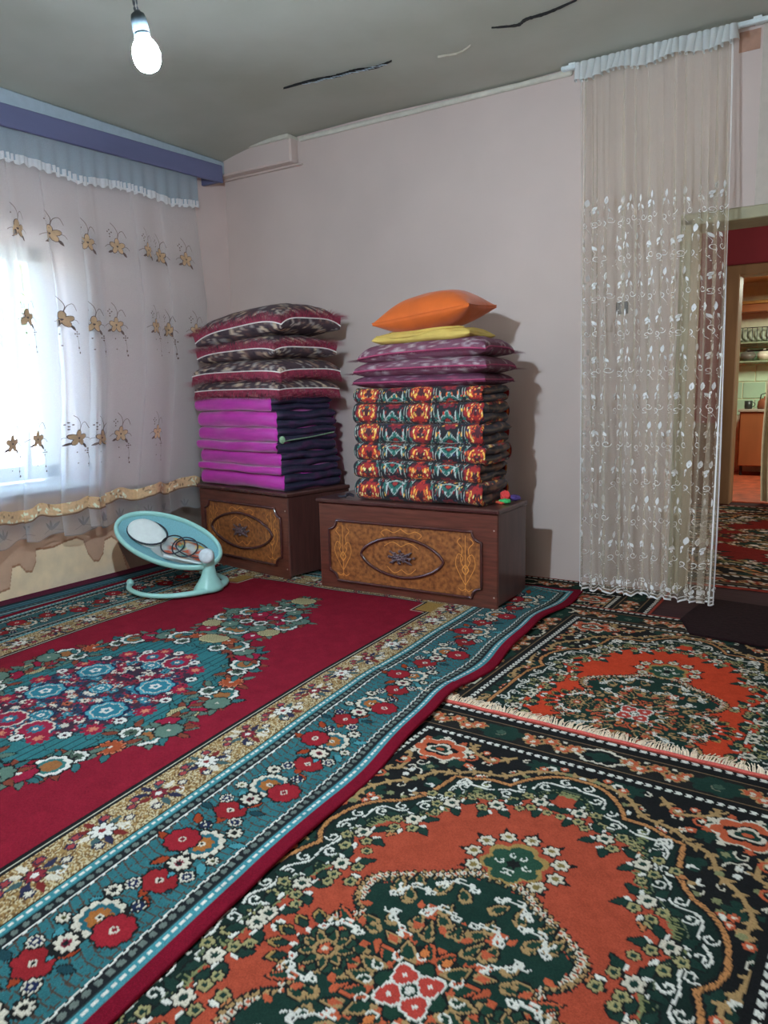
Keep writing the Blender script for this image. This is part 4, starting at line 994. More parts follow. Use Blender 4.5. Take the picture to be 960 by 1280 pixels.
def chest(loc, rz, W, D, H, px0, px1, pz0, pz1, oc, ohw, ohh, label):
    root = thing('wooden_chest', label, 'chest', loc, (0, 0, rz), 'walnut storage chests')
    b = MB(); b.box(0, W, .006, D, .02, H-.028, bev=.004); b.build('carcass', wal_v, root)
    MB().box(.004, W-.004, 0, .018, .0, H-.030, bev=.004).build('front_board', wal, root)
    MB().box(-.012, W+.010, -.014, D+.005, H-.028, H, bev=.006).build('lid', wal_v, root)
    MB().box(-.008, W+.006, -.016, .0, H-.026, H-.004, bev=.006).build('lid_edge', mould, root)
    s_ = scooped(px0, px1, pz0, pz1, .058, 6, 0)
    P = [(p[0], -.003, p[2]) for p in s_]+[(p[0], .001, p[2]) for p in s_]; n = len(s_)
    MB().add(P, [tuple(range(n))]+[(i, n+i, n+(i+1) % n, (i+1) % n) for i in range(n)]).build('burl_panel', burl, root)
    cx, cz = (px0+px1)/2, (pz0+pz1)/2
    dense = []
    for i in range(n):
        a, b2 = np.array(s_[i]), np.array(s_[(i+1) % n]); k = max(1, int(np.linalg.norm(b2-a)/.03))
        for j in range(k): dense.append(a+(b2-a)*j/k)
    MB().tube([(p[0], -.006, p[2]) for p in dense], .0085, 8, closed=True, up=(0,1,0)).build('panel_moulding', mould, root, smooth=True)
    ov = []
    for i in range(56):
        a = 2*PI*i/56; c_, q = math.cos(a), math.sin(a); xx = oc[0]+ohw*math.copysign(abs(c_)**1.12, c_); zz = oc[1]+ohh*math.copysign(abs(q)**1.25, q); ov.append((xx, -.008, zz))
    MB().tube(ov, .0095, 8, closed=True, up=(0,1,0)).build('oval_moulding', mould, root, smooth=True)
    # inlaid scrolls
    q_ = MB()
    def rib(P, w=.004):
        P = np.array(P); T = np.gradient(P, axis=0); T /= np.linalg.norm(T, axis=1)[:,None]+1e-9; N_ = np.stack([-T[:,1], T[:,0]], 1)*w/2
        V = []
        for a, b3 in zip(P+N_, P-N_): V += [(a[0], -.0042, a[1]), (b3[0], -.0042, b3[1])]
        q_.add(V, [(2*i, 2*i+1, 2*i+3, 2*i+2) for i in range(len(P)-1)])
    for sx, x0 in ((1, px0+.10), (-1, px1-.10)):
        for m_ in (-1, 1):
            rib(spline([(x0, pz0+.07), (x0+m_*.03, pz0+.12), (x0+m_*.062, pz0+.19), (x0+m_*.045, pz0+.25), (x0+m_*.015, pz0+.23), (x0+m_*.03, pz0+.20)], 6))
            rib(spline([(x0, pz0+.16), (x0+m_*.03, pz0+.21), (x0+m_*.02, pz0+.28), (x0+m_*.05, pz0+.32), (x0+m_*.03, pz0+.345)], 6)); rib(spline([(x0, pz0+.05), (x0+m_*.02, pz0+.035), (x0+m_*.045, pz0+.05)], 5))
            rib(spline([(x0, pz0+.13), (x0+m_*.02, pz0+.16), (x0, pz0+.19)], 5), .007)
        rib([(x0, pz0+.03), (x0, pz0+.36)], .004)
    for m_ in (-1, 1):
        rib(spline([(cx, pz1-.02), (cx+m_*.05, pz1-.045), (cx+m_*.10, pz1-.03), (cx+m_*.14, pz1-.05), (cx+m_*.12, pz1-.07)], 6)); rib(spline([(cx, oc[1]+ohh*.55), (cx+m_*.06, oc[1]+ohh*.75), (cx+m_*.12, oc[1]+ohh*.5)], 6)); rib(spline([(cx, oc[1]-ohh*.6), (cx+m_*.05, oc[1]-ohh*.8), (cx+m_*.10, oc[1]-ohh*.5)], 6))
    q_.build('marquetry', marq, root)['kind'] = 'stuff'
    # carved rosette
    c2 = MB(); rr = random.Random(5); ox, oz = oc
    for i in range(22):
        a = i*2.4; ra = .012+.0037*i; c2.ellipsoid((ox+ra*1.05*math.cos(a), -.014, oz+ra*.48*math.sin(a)), (.011*rr.uniform(.7,1.2), .009, .009*rr.uniform(.7,1.2)), 7, 5)
    for sx in (-1, 1):
        for zz in (-.5, 0, .5): c2.tube(spline([(ox, -.01, oz), (ox+sx*.04, -.016, oz+zz*.04), (ox+sx*.078, -.012, oz+zz*.075)], 4), [.007]*4+[.006]*4+[.003], 6)
    for k in range(6): c2.ellipsoid((ox+.012*math.cos(k*1.05), -.018, oz+.012*math.sin(k*1.05)), (.008,.008,.008), 6, 4)
    c2.build('carved_rosette', mat('carved_ornament', C(76,60,62), rough=.28, var=.2), root, smooth=True)
    for zz in (H-.12, .07):
        s2 = MB(); s2.ellipsoid((W-.024, -.001, zz), (.005,.003,.005), 8, 4); s2.build('screw_cap', mat('screw_metal', C(150,140,130), rough=.3, metal=.6), root)
    return root
CR = chest((-2.935, 3.835, .014), .012, 1.235, .42, .575, .085, 1.135, .055, .44, (.61, .245), .285, .122, 'wider walnut chest with burl oval panel, under the black patterned mats')
CLr = -.175
CL = chest((-4.20, 4.035, .014), CLr, 1.005, .58, .585, .075, .935, .085, .475, (.50, .285), .345, .125, 'narrower walnut chest behind the baby swing, under the magenta mats')
# ------------------------------------------------------------------ folded quilted mats
def mat_body(W, D, t, seed, nx, front_fine=False, amp=.007):
    """folded mat: a stadium section (rounded front and back edges) swept across its width"""
    rr = t/2; nf = 34 if front_fine else 16
    fr_ = np.linspace(-PI/2, PI/2, nf); yf = -(D/2-rr*.95)-rr*.95*np.cos(fr_); zf = rr*np.sign(np.sin(fr_))*np.abs(np.sin(fr_))**.8
    nt = 14 if front_fine else 9
    yt = np.linspace(-(D/2-rr*.95), D/2-rr*.95, nt+2)[1:-1]; zt2 = np.full(nt, rr)
    bk_ = np.linspace(PI/2, -PI/2, 12); yb = (D/2-rr*.95)+rr*.95*np.cos(bk_); zb2 = rr*np.sin(bk_)
    yy = np.concatenate([yf, yt, yb, yt[::-1]]); zz = np.concatenate([zf, zt2, zb2, -zt2]); ns = len(yy)
    # quilting: cushion a little between front edge and middle
    xs = np.linspace(0, W, nx); X = np.repeat(xs[:,None], ns, 1); Yv = np.repeat(yy[None], nx, 0); Z = np.repeat(zz[None], nx, 0)
    w = np.cos(np.linspace(0, 2*PI, ns))[None]*0+1
    n1 = smooth_noise((nx, 40), (5, 3), seed)[:, np.minimum(np.arange(ns), 39)]; n1 = n1*np.interp(np.arange(ns), [0, 4, nf, nf+6], [0, 1, 1, 0])[None]
    sag = .35*amp*np.sin(X*6+seed)+.25*amp*np.sin(X*17+seed*2)
    Yv = Yv+n1*amp*.9; Z = Z*(1+.05*np.sin(X*9+seed))+sag
    ex = np.clip(np.minimum(X, W-X)/.016, 0, 1); k = np.sqrt(np.clip(1-(1-ex)**2, 0, 1))*.3+.7; Z = Z*k; Yv = Yv*(1-(1-k)*.10)
    return np.stack([X, Yv+D/2, Z+t/2], -1)
def caps(o, nx, ns):
    me = o.data
def body_mesh(name, P, m, parent, col=None):
    nx, ns = P.shape[:2]; o = grid_mesh(name, P, m, col, parent, closed_u=True, flip=False)
    return o
def folds(root, W, D, t, n, m, seed, bulge=.035, name='lining_fold'):
    r = random.Random(seed); z0 = 0
    for i in range(n):
        h = t/n; ys = np.linspace(.012, D-.01+r.uniform(-.02,.02), 26); sec = np.linspace(-PI/2, PI/2, 11)
        bl = bulge*r.uniform(.6,1.15); ph = r.uniform(0, 6); amp = h*.16
        zc_ = h*(i+.5)+amp*np.sin(ys*13+ph)*np.sin(np.clip(ys/D,0,1)*PI)
        endf = np.sqrt(np.clip(1-np.clip((ys-(D-.05))/.05, 0, 1)**2, 0.02, 1)); st = np.clip((ys)/.04, .35, 1)
        X = W-.030+((bl+.006)*np.cos(sec)[None]*(.8+.2*np.sin(ys*21+ph))[:,None])*st[:,None]; Z = zc_[:,None]+(h*.56)*np.sin(sec)[None]*endf[:,None]; Y = np.repeat(ys[:,None], 11, 1)
        nn = smooth_noise(Y.shape, (8, 5), seed+i)*.003
        P = np.stack([X+nn, Y, Z], -1)
        c = None
        if isinstance(m, tuple):
            base = np.array(C(*m[1])[:3]); alt = np.array(C(*m[2])[:3]); q = np.clip(smooth_noise(Y.shape, (9, 6), seed*3+i)*1.1-.35, 0, 1)[...,None]; c = base*(1-q)+alt*q
            k = np.abs(sec) < .25; c[:, k] = c[:, k]*.6+np.array(C(*m[3])[:3])*.4
            mm = m[0]
        else: mm = m
        grid_mesh(name, P, mm, c, root)
vel = mat('magenta_velvet', C(150,30,126), rough=.5, var=.16, vscale=14, sheen=.6, bump=.55, bscale=26, stretch=(.35,1,2.2))
lining = mat('lining_cloth', attr=True, rough=.6, var=.2, vscale=40, bump=.3, bscale=90)
def frame_pt(base, rz, x, y): return (base[0]+x*math.cos(rz)-y*math.sin(rz), base[1]+x*math.sin(rz)+y*math.cos(rz))
zt = .014+.585; r = random.Random(14)
pos = ['lowest magenta mat, lying directly on the narrower chest', 'thin magenta mat second from the bottom of its stack', 'magenta mat third from the bottom of its stack', '', 'thin magenta mat third from the top of its stack', 'thick magenta mat just under the topmost magenta one', 'topmost magenta mat, under the red cushion fringe']
pos[3] = 'magenta mat in the middle of the seven'
pos[4] = 'magenta mat just above the middle one, fifth from the bottom'
th_m = [.112, .048, .098, .066, .096, .115, .088]
for i, t in enumerate(th_m):
    dx = r.uniform(-.015, .012)-.004*i; dy = r.uniform(-.018,.012)+.006; W = .955-.010*i*.6+r.uniform(-.008,.008)
    x, y = frame_pt(CL.location, CLr, .012+dx, .0+dy+.012)
    root = thing('folded_mat', 'folded magenta velvet floor mat: '+pos[i], 'floor mat', (x, y, zt+.002), (0,0,CLr+r.uniform(-.012,.012)), 'folded magenta mats')
    body_mesh('cover', mat_body(W-.022, .55, t*1.0, 100+i, 80), vel, root)
    folds(root, W, .55, t*.98, 1 if t < .07 else 2, (lining, (24,25,42), (52,24,52), (70,36,70)), 200+i, .03)
    if i == 4:
        g_ = MB(); g_.tube(spline([(W+.006,.05,.01),(W+.012,.12,.018),(W+.012,.3,.03),(W+.008,.5,.05)], 6), .004, 6); g_.ellipsoid((W-.0,.035,.02), (.022,.02,.026), 8, 6); g_.build('green_piping', mat('green_trim', C(104,128,100), rough=.8, var=.3, vscale=90), root)
    zt += t
ZL = zt
# patterned mats
pat = mat('printed_plush', attr=True, rough=.8, var=.12, vscale=120, sheen=.2)
RD, YE, GRN, WH_, MR, ORG = (176,44,30), (232,170,72), (24,88,78), (160,172,164), (104,18,36), (216,96,34)
def mat_canvas(W, t, seed, flip, shift):
    Hh = .155; cv = Cv(0, 0, W, Hh, .0016, (20,18,24), 1.25); r = random.Random(seed); pc = .180
    q = lambda y: (Hh-y) if flip else y
    fa = lambda a: -a if flip else a
    X, Y = cv.grid(); Yq = (Hh-Y) if flip else Y
    for c in range(int(W/pc)+3):
        cx = .108+(c-1)*pc+shift
        def both(f):
            for m_ in (-1, 1): f(m_, (lambda a: fa(a) if m_ == 1 else fa(PI-a)))
        both(lambda m_, A: (cv.spiral(cx+m_*.070, q(.028), .018, 1 if m_ > 0 else 2.1, 1.1, .0035, WH_, m_), cv.line(spline([(cx+m_*.045, q(.004)), (cx+m_*.060, q(.04)), (cx+m_*.080, q(.070)), (cx+m_*.083, q(.11))], 6), .0035, (150,160,150)),
                            cv.leaf(cx+m_*.076, q(.045), .04, .016, A(1.9), GRN), cv.leaf(cx+m_*.08, q(.15), .03, .016, A(-2.0), (34,44,70))))
        if c % 2 == 1:
            cv.petal(cx, q(.088), .082, 10, (86,14,30), .16, .2, 1, .70); cv.petal(cx, q(.090), .073, 8, (146,28,26), .22, .2, 1, .68); cv.petal(cx, q(.094), .034, 7, (60,14,24), .3, .2, 1.1, .7)
            for k in range(16):
                rr_ = r.uniform(.020,.070); an = r.uniform(-1.3, 1.4); col = r.choice((YE,ORG,RD,ORG,YE,(240,206,130))); l_ = r.uniform(.010,.018); w = r.uniform(.006,.009); a = an+1.4
                both(lambda m_, A: cv.leaf(cx+m_*rr_*math.cos(an), q(.088+.68*rr_*math.sin(an)), l_, w, A(a), col))
            both(lambda m_, A: (cv.leaf(cx+m_*.034, q(.062), .026, .010, A(.9), YE), cv.leaf(cx+m_*.050, q(.082), .022, .009, A(1.5), (240,206,130)), cv.petal(cx+m_*.022, q(.100), .011, 5, RD, .3), cv.ell(cx+m_*.022, q(.100), .004, .004, YE)))
            cv.petal(cx, q(.022), .020, 5, RD, .4, 1.57); cv.leaf(cx, q(.012), .024, .010, fa(1.57), ORG); cv.ell(cx, q(.128), .006, .010, (30,90,60))
        else:
            cv.petal(cx, q(.122), .036, 6, (110,18,34), .35, .3, 1.5, .75)
            both(lambda m_, A: (cv.leaf(cx+m_*.012, q(.118), .030, .012, A(.5), RD), cv.leaf(cx+m_*.022, q(.132), .018, .007, A(.2), ORG)))
            a = np.abs(X-cx)
            cv.mask((a < .050) & (Yq < .090-.62*a) & (Yq > .034+.18*a), WH_); cv.mask((a < .045) & (Yq < .086-.62*a) & (Yq > .039+.18*a), GRN)
            cv.mask((a < .030) & (Yq < .068-.5*a) & (Yq > .045), (26,24,30)); cv.mask((a < .016) & (Yq < .062-.4*a) & (Yq > .047), (146,36,30))
            both(lambda m_, A: (cv.leaf(cx+m_*.049, q(.048), .052, .011, A(1.35), WH_), cv.leaf(cx+m_*.046, q(.046), .022, .008, A(.4), WH_), cv.ell(cx+m_*.014, q(.073), .0028, .0028, WH_),
                                cv.leaf(cx+m_*.014, q(.020), .030, .010, A(.5), RD), cv.leaf(cx+m_*.02, q(.012), .02, .007, A(.2), ORG)))
            cv.petal(cx, q(.016), .014, 6, (130,20,40), .4)
    for c in range(int(W/pc)+3):
        cx = .108+(c-1)*pc+shift
        for k in range(16):
            dx, yy = r.uniform(.004, pc/2), r.uniform(0, Hh); a = r.uniform(0, 6.3); col = r.choice((RD, (122,24,34), (122,24,34), ORG, GRN, (40,50,84), (20,18,24), (20,18,24), YE)); l_ = r.uniform(.010, .020)
            for m_ in (-1, 1): cv.leaf(cx+m_*dx, yy, l_, l_*.45, a if m_ == 1 else PI-a, col)
    for k in range(90): cv.ell(r.uniform(0, W), r.uniform(0, Hh), .003, .003, r.choice(((22,20,26), (22,20,26), (120,30,40), (150,140,120))))
    return cv
pos = ['resting directly on the wider chest', 'second from the bottom', 'third from the bottom', 'third from the top', 'just under the topmost one', 'topmost, under the maroon cushions']
th_p = [.135, .108, .104, .120, .122, .092]; zt = .014+.575; r = random.Random(3)
for i, t in enumerate(th_p):
    W = .865+r.uniform(-.012,.012); x = -2.672+r.uniform(-.008,.010); y = 3.865+r.uniform(-.008,.008)
    root = thing('patterned_mat', 'folded black mat printed with red and teal ornaments, '+pos[i], 'floor mat', (x, y, zt+.001), (0,0,.012+r.uniform(-.01,.01)), 'folded patterned mats')
    P = mat_body(W, .40, t*1.02, 300+i, 230, front_fine=True, amp=.005); nx, ns = P.shape[:2]
    cv = mat_canvas(W, t, 40+i, i < 3, r.uniform(-.006, .006)); 
    z01 = (P[...,2]-P[...,2].min())/(P[...,2].max()-P[...,2].min()); idx = np.arange(ns); Yc = np.where(idx < 34, .008+idx/33*.142, 0)[None]+0*z01; c = cv.sample(P[...,0], Yc)
    up = np.repeat((idx >= 34)[None], nx, 0); c[up] = cv.sample(P[...,0], (P[...,1]*.9) % .15)[up]
    body_mesh('cover', P, pat, root, c)
    folds(root, W, .385, t*.99, 2, (lining, (24,24,34), (96,64,48), (104,84,60)), 400+i, .042+.012*(i in (3,)))
    zt += t
ZR = zt
# ------------------------------------------------------------------ cushions
def cushion_P(w, d, h, n=34, seed=0, droop=.0, curve=0., wr=.004, pinch=.035, top=1.0, bot=.8, ex=7., pw_=.42, gus=.0):
    u = np.sin(np.linspace(-PI/2, PI/2, n)); U, V = np.meshgrid(u, u)
    x = U*w/2*(1-pinch*(1-V**2)*U**2); y = V*d/2*(1-pinch*(1-U**2)*V**2)
    prof = np.clip((1-np.abs(U)**ex), 0, 1)**pw_*np.clip((1-np.abs(V)**(ex*.8)), 0, 1)**pw_; prof = prof*(.72+.28*(1-U*U)*(1-V*V))
    n1 = smooth_noise(U.shape, (7,7), seed)*wr; n2 = smooth_noise(U.shape, (15,12), seed+1)*wr*.6
    base = curve*(U**2)-droop*(U**4*V**4)
    zt_ = h*top*.5*prof+(n1+n2)*prof+base; zb = -h*bot*.5*prof+n1*.5*prof+base
    return x, y, zt_+gus*h*.5*(.6+.4*(1-np.maximum(abs(U), abs(V))**8)), zb-gus*h*.5*(.6+.4*(1-np.maximum(abs(U), abs(V))**8))
def cushion_shell(x, y, zt_, zb):
    n = x.shape[0]; me_v = np.concatenate([np.stack([x,y,zt_], -1).reshape(-1,3), np.stack([x,y,zb], -1).reshape(-1,3)]); F = []
    I = np.arange(n*n).reshape(n,n)
    for i in range(n-1):
        for j in range(n-1):
            F.append((I[i,j], I[i,j+1], I[i+1,j+1], I[i+1,j])); k = n*n; F.append((k+I[i,j], k+I[i+1,j], k+I[i+1,j+1], k+I[i,j+1]))
    R_ = [I[0,j] for j in range(n)]+[I[i,n-1] for i in range(1,n)]+[I[n-1,j] for j in range(n-2,-1,-1)]+[I[i,0] for i in range(n-2,0,-1)]; k = n*n
    for a, b in zip(R_, R_[1:]+R_[:1]): F.append((a, k+a, k+b, b))
    return me_v, F
def rim(x, y, z):
    top = [(x[0,j], y[0,j], z[0,j]) for j in range(x.shape[1])]; rt_ = [(x[i,-1], y[i,-1], z[i,-1]) for i in range(1, x.shape[0])]
    bt = [(x[-1,j], y[-1,j], z[-1,j]) for j in range(x.shape[1]-2, -1, -1)]; lf_ = [(x[i,0], y[i,0], z[i,0]) for i in range(x.shape[0]-2, 0, -1)]
    return np.array(top+rt_+bt+lf_)
def merged_shell(name, P4, m, parent, colf=None):
    V, F = cushion_shell(*P4); me = bpy.data.meshes.new(name); me.from_pydata(V.tolist(), [], [tuple(int(q) for q in f) for f in F])
    if colf is not None: vcol(me, colf(V))
    return link(name, me, m, parent, smooth=True)
def brocade_cols(seed, tones):
    cv = Cv(-.6, -.6, 1.2, 1.2, .004, tones[0], 1.35); r = random.Random(seed)
    for i in range(900):
        x, y = r.uniform(-.55,.55), r.uniform(-.4,.4); k = r.random(); c = tones[1+r.randrange(len(tones)-1)]
        if k < .4: cv.petal(x, y, r.uniform(.010,.024), 6, c, .4, r.uniform(0,6))
        elif k < .8: cv.leaf(x, y, r.uniform(.02,.045), .012, r.uniform(0,6.3), c)
        else: cv.spiral(x, y, .025, r.uniform(0,6), 1, .006, c)
    return cv
def fringed(name, label, cat, loc, rot, w, d, h, seed, tones, fringe_m, pipe_m, fdir, group, flen=.045, **kw):
    root = thing(name, label, cat, loc, rot, group); P4 = cushion_P(w, d, h, 40, seed, gus=.38, **kw); cv = brocade_cols(seed, tones)
    merged_shell('cover', P4, mat('brocade', attr=True, rough=.7, var=.12, vscale=120, bump=.4, bscale=160), root, lambda V: cv.sample(V[:,0]+.4*V[:,2], V[:,1]+1.6*V[:,2]))
    R = rim(P4[0], P4[1], (P4[2]+P4[3])/2); P = spline(R, 3, True); 
    C0 = P*np.array([1/(w/2), 1/(d/2), 0]); out = C0/np.linalg.norm(C0, axis=1)[:,None]
    MB().tube(P+out*.003, .0042, 6, closed=True).build('piping', pipe_m, root, smooth=True)
    f = MB(); r = random.Random(seed); n = len(P)
    sgn = 1 if fdir > 0 else -1
    # cloth band then strands
    for i in range(0, n):
        for s_ in range(4):
            a = P[i]+(P[(i+1) % n]-P[i])*s_/4; t = P[(i+1) % n]-P[i]; L_ = np.linalg.norm(t)+1e-9; t = t/L_; wv = L_/4*.62; o_ = out[i]
            cr = max(0, abs(P[i][0])/(w/2)+abs(P[i][1])/(d/2)-1.45)*2.2; ln = flen*r.uniform(.7,1.3)*(1+.9*cr); dn = np.array([0,0,sgn])
            p1 = a+o_*.012+dn*ln*.5+t*r.uniform(-.004,.004); p2 = a+o_*(.014+r.uniform(-.006,.014)+.05*cr)+dn*ln*(1-.5*min(1, cr))+t*r.uniform(-.008,.008)
            f.add([a-t*wv, a+t*wv, p1-t*wv, p1+t*wv, p2-t*wv*.35, p2+t*wv*.35], [(0,1,3,2),(2,3,5,4)])
    ob = f.build('fringe', fringe_m, root); ob['kind'] = 'stuff'
    return root
redf = mat('red_fringe', C(120,34,56), rough=.8, var=.35, vscale=45, sheen=.3)
marf = mat('maroon_fringe', C(90,28,54), rough=.85, var=.3, vscale=45)
pw = mat('white_piping', C(206,186,180), rough=.6); pm = mat('maroon_piping', C(128,44,74), rough=.7)
tn = ((60,44,50), (150,138,128), (92,62,58), (176,156,132), (40,30,40), (120,96,84), (132,126,124))
cc = lambda x, y, z: frame_pt(CL.location, CLr, x, y)+(z,)
fringed('fringed_cushion', 'lowest red-fringed brocade cushion, resting on the magenta mats', 'cushion', cc(.475,.29, ZL+.062), (0,0,CLr), .955, .54, .125, 71, tn, redf, pw, -1, 'red fringed cushions on the left stack', flen=.055, droop=.01)
fringed('fringed_cushion', 'red-fringed brocade cushion second from the bottom of the four', 'cushion', cc(.475,.29, ZL+.188), (.02,.0,CLr+.02), .965, .55, .13, 72, tn, redf, pw, -1, 'red fringed cushions on the left stack', flen=.058, droop=.02)
fringed('fringed_cushion', 'red-fringed brocade cushion directly under the tilted top one', 'cushion', cc(.49,.29, ZL+.325), (.0,-.02,CLr-.03), .90, .54, .145, 73, tn, redf, pw, 1, 'red fringed cushions on the left stack', flen=.052, droop=.03)
fringed('fringed_cushion', 'topmost red-fringed brocade cushion, tilted up towards the right', 'cushion', cc(.50,.30, ZL+.490), (.03,-.08,CLr+.05), .90, .56, .185, 74, tn, redf, pw, 1, 'red fringed cushions on the left stack', flen=.05, droop=.05)
tm = ((70,28,50), (104,40,66), (56,24,44), (116,92,104), (84,34,58), (70,28,50))
tg = ((92,52,68), (126,108,114), (84,36,56), (140,124,124), (98,42,62))
fringed('maroon_cushion', 'lowest thin maroon cushion on the patterned mats', 'cushion', (-2.225, 4.07, ZR+.034), (0,0,.02), .86, .41, .078, 81, tm, marf, pm, -1, 'maroon cushions on the right stack', flen=.012, droop=.0)
fringed('maroon_cushion', 'middle maroon cushion with grey woven top on the right stack', 'cushion', (-2.215, 4.07, ZR+.112), (0,-.01,.0), .87, .41, .098, 82, tg, marf, pm, -1, 'maroon cushions on the right stack', flen=.014, droop=.01)
fringed('maroon_cushion', 'uppermost maroon cushion, beneath the yellow pillow', 'cushion', (-2.205, 4.07, ZR+.205), (0,-.03,.01), .83, .40, .110, 83, tg, marf, pm, -1, 'maroon cushions on the right stack', flen=.014, droop=.02)
# yellow folded pillow and orange pillow
yl = thing('yellow_pillow', 'wrinkled yellow pillow folded under the orange one', 'pillow', (-2.205, 4.05, ZR+.282), (0,-.02,.02))
P4 = cushion_P(.64, .36, .10, 44, 91, wr=.009, pinch=.05); merged_shell('pillowcase', P4, mat('yellow_cotton', C(176,150,76,1.3), rough=.85, var=.14, vscale=9, bump=.6, bscale=28), yl)
P = [(x, -.165+.01*math.sin(x*9), .018+.010*math.sin(x*14)-.02*(x*2.6)**2*.2) for x in np.linspace(-.29,.29,24)]; MB().tube(P, [.004+.007*math.sin(PI*i/23) for i in range(24)], 8, flat=.6).build('fold', MATS['yellow_cotton'], yl, smooth=True)
P = [(x, -.150+.012*math.sin(x*6+1), .038+.006*math.sin(x*11)) for x in np.linspace(-.22,.27,24)]; MB().tube(P, [.004+.008*math.sin(PI*i/23) for i in range(24)], 8, flat=.6).build('fold', MATS['yellow_cotton'], yl, smooth=True)
op = thing('orange_pillow', 'plump orange pillow on the very top of the right stack', 'pillow', (-2.195, 4.05, ZR+.412), (.06,-.11,.03))
P4 = cushion_P(.62, .40, .235, 46, 95, wr=.0025, pinch=.05, top=1.05, bot=.7, droop=.0, ex=3.4, pw_=.62, gus=.10); merged_shell('pillowcase', P4, mat('orange_cotton', C(186,84,20,1.2), rough=.8, var=.12, vscale=7, bump=.5, bscale=30, sheen=.2), op)
MB().tube(spline(rim(P4[0], P4[1], P4[2]), 2, True), .0035, 6, closed=True).build('seam', MATS['orange_cotton'], op, smooth=True)
# little bundle of scraps and a tie
sb = thing('cloth_scraps', 'small bundle of red, green and purple cloth scraps beside the patterned mats', 'cloth scraps', (-1.775, 4.12, .590))
for (x, y, z, rx, ry, rz_, col) in ((.0,.0,.040,.032,.03,.030,(196,56,56)), (.022,-.05,.016,.036,.028,.013,(52,150,84)), (.045,.04,.026,.035,.03,.018,(60,44,96)), (.0,-.06,.007,.03,.02,.006,(184,70,50))):
    m_ = MB(); m_.ellipsoid((x, y, z), (rx, ry, rz_), 10, 6); V = m_.v[0]; V += np.random.default_rng(int(x*900+z*99)).normal(0, .0025, V.shape); m_.build('scrap', mat('scrap_%d%d%d' % col, C(*col), rough=.85), sb)
ti = thing('cloth_tie', 'short dark cord lying at the left foot of the patterned mats', 'cord', (-2.70, 3.90, .591))
MB().tube(spline([(0,0,.012),(-.03,-.01,.022),(-.06,.0,.012),(-.09,-.012,.008),(-.12,.004,.008)], 6), .006, 6).tube(spline([(0,.0,.02),(-.02,-.02,.035),(-.05,-.015,.022),(-.045,-.03,.008)], 6), .005, 6).build('cord', mat('dark_cord', C(40,36,44), rough=.9), ti, smooth=True)
# ------------------------------------------------------------------ baby swing
mint = mat('mint_plastic', C(128,172,164), rough=.35, var=.04); mesh_f = mat('teal_mesh_fabric', C(96,140,146), rough=.8, var=.15, vscale=200, bump=.3, bscale=400)
gry = mat('grey_plastic', C(120,126,130), rough=.4); whf = mat('white_fabric', C(180,186,182), rough=.85, var=.06, vscale=20, bump=.4, bscale=30); blk = mat('black_strap', C(34,36,42), rough=.7)
ZB = .026
sw = thing('baby_swing', 'mint green electric baby swing with oval seat in front of the narrower chest', 'baby swing', (-3.70, 3.34, ZB))
L0 = np.array([-3.70, 3.34, ZB]); c0 = np.array([-3.765, 3.325, .335]); av = np.array([.312,.125,-.118]); bv = np.array([-.045,.178,.094]); nv = np.cross(av, bv); nv /= np.linalg.norm(nv); 
if nv[2] < 0: nv = -nv
def SP(u, v, h=0): return c0+av*u+bv*v+nv*h-L0
b = MB(); ring = spline([(-3.985,3.175,.03),(-3.90,3.105,.022),(-3.72,3.055,.022),(-3.56,3.10,.022),(-3.46,3.22,.022),(-3.435,3.36,.024),(-3.47,3.50,.024),(-3.56,3.60,.022),(-3.70,3.655,.022),(-3.84,3.66,.022)], 6)-L0
b.tube(ring+np.array([0,0,ZB-.006]), np.interp(np.linspace(0,1,len(ring)), [0,.3,.5,.62,.8,1], [.017,.018,.024,.030,.020,.016]), 10, flat=.8)
b.ellipsoid(tuple(np.array([-3.985,3.178,.038])-L0+[0,0,ZB-.006]), (.024,.022,.026), 10, 8)
b.build('base_frame', mint, sw, smooth=True)
p = MB(); px = np.array([-3.455,3.37,0])-L0
sec = [(.00,.085,.105),(.02,.083,.100),(.05,.066,.082),(.09,.046,.056),(.14,.036,.040),(.20,.032,.034),(.245,.028,.030),(.262,.012,.012)]
V = []; F = []; n = 20
for (z, rx, ry) in sec:
    for j in range(n): a = 2*PI*j/n; V.append((px[0]-.02+rx*math.cos(a)+.10*z, px[1]+ry*math.sin(a), z+.004-L0[2]+ZB))
for i in range(len(sec)-1):
    for j in range(n): F.append((i*n+j, i*n+(j+1) % n, (i+1)*n+(j+1) % n, (i+1)*n+j))
F.append(tuple(reversed(range(n)))); p.add(V, F); p.build('motor_post', mint, sw, smooth=True)
k = MB()
for (dx, dz) in ((-.02,.055),(.0,.045),(.02,.055),(-.012,.075),(.014,.077)): k.ellipsoid((px[0]-.015+dx, px[1]-.083+dz*.35, dz), (.005,.005,.005), 8, 5)
k.build('control_button', mat('black_button', C(24,30,32), rough=.4), sw)['kind'] = 'stuff'
hub = MB(); hc_ = np.array([-3.425,3.325,.262])-L0; tv = np.array([.35,-.9,.25]); tv /= np.linalg.norm(tv)
hub.tube([hc_-tv*.005, hc_+tv*.01, hc_+tv*.026, hc_+tv*.032], [.046,.048,.044,.030], 20); hub.build('pivot_disc', mat('pearl_disc', C(168,176,178), rough=.35, var=.12, vscale=60), sw, smooth=True)
g2 = MB(); g2.box(-.32, -.06, .28, .335, .036, .062, bev=.010); g2.build('support_foot', gry, sw)
th = np.linspace(0, 2*PI, 72, endpoint=False)
MB().tube([SP(math.cos(t), math.sin(t)) for t in th], .0135, 10, closed=True, flat=1.5, up=tuple(nv)).build('seat_rim', mint, sw, smooth=True)
rr_ = np.linspace(0, .975, 12); T, Rr = np.meshgrid(th, rr_); dep = -.085*(1-Rr**2.2)
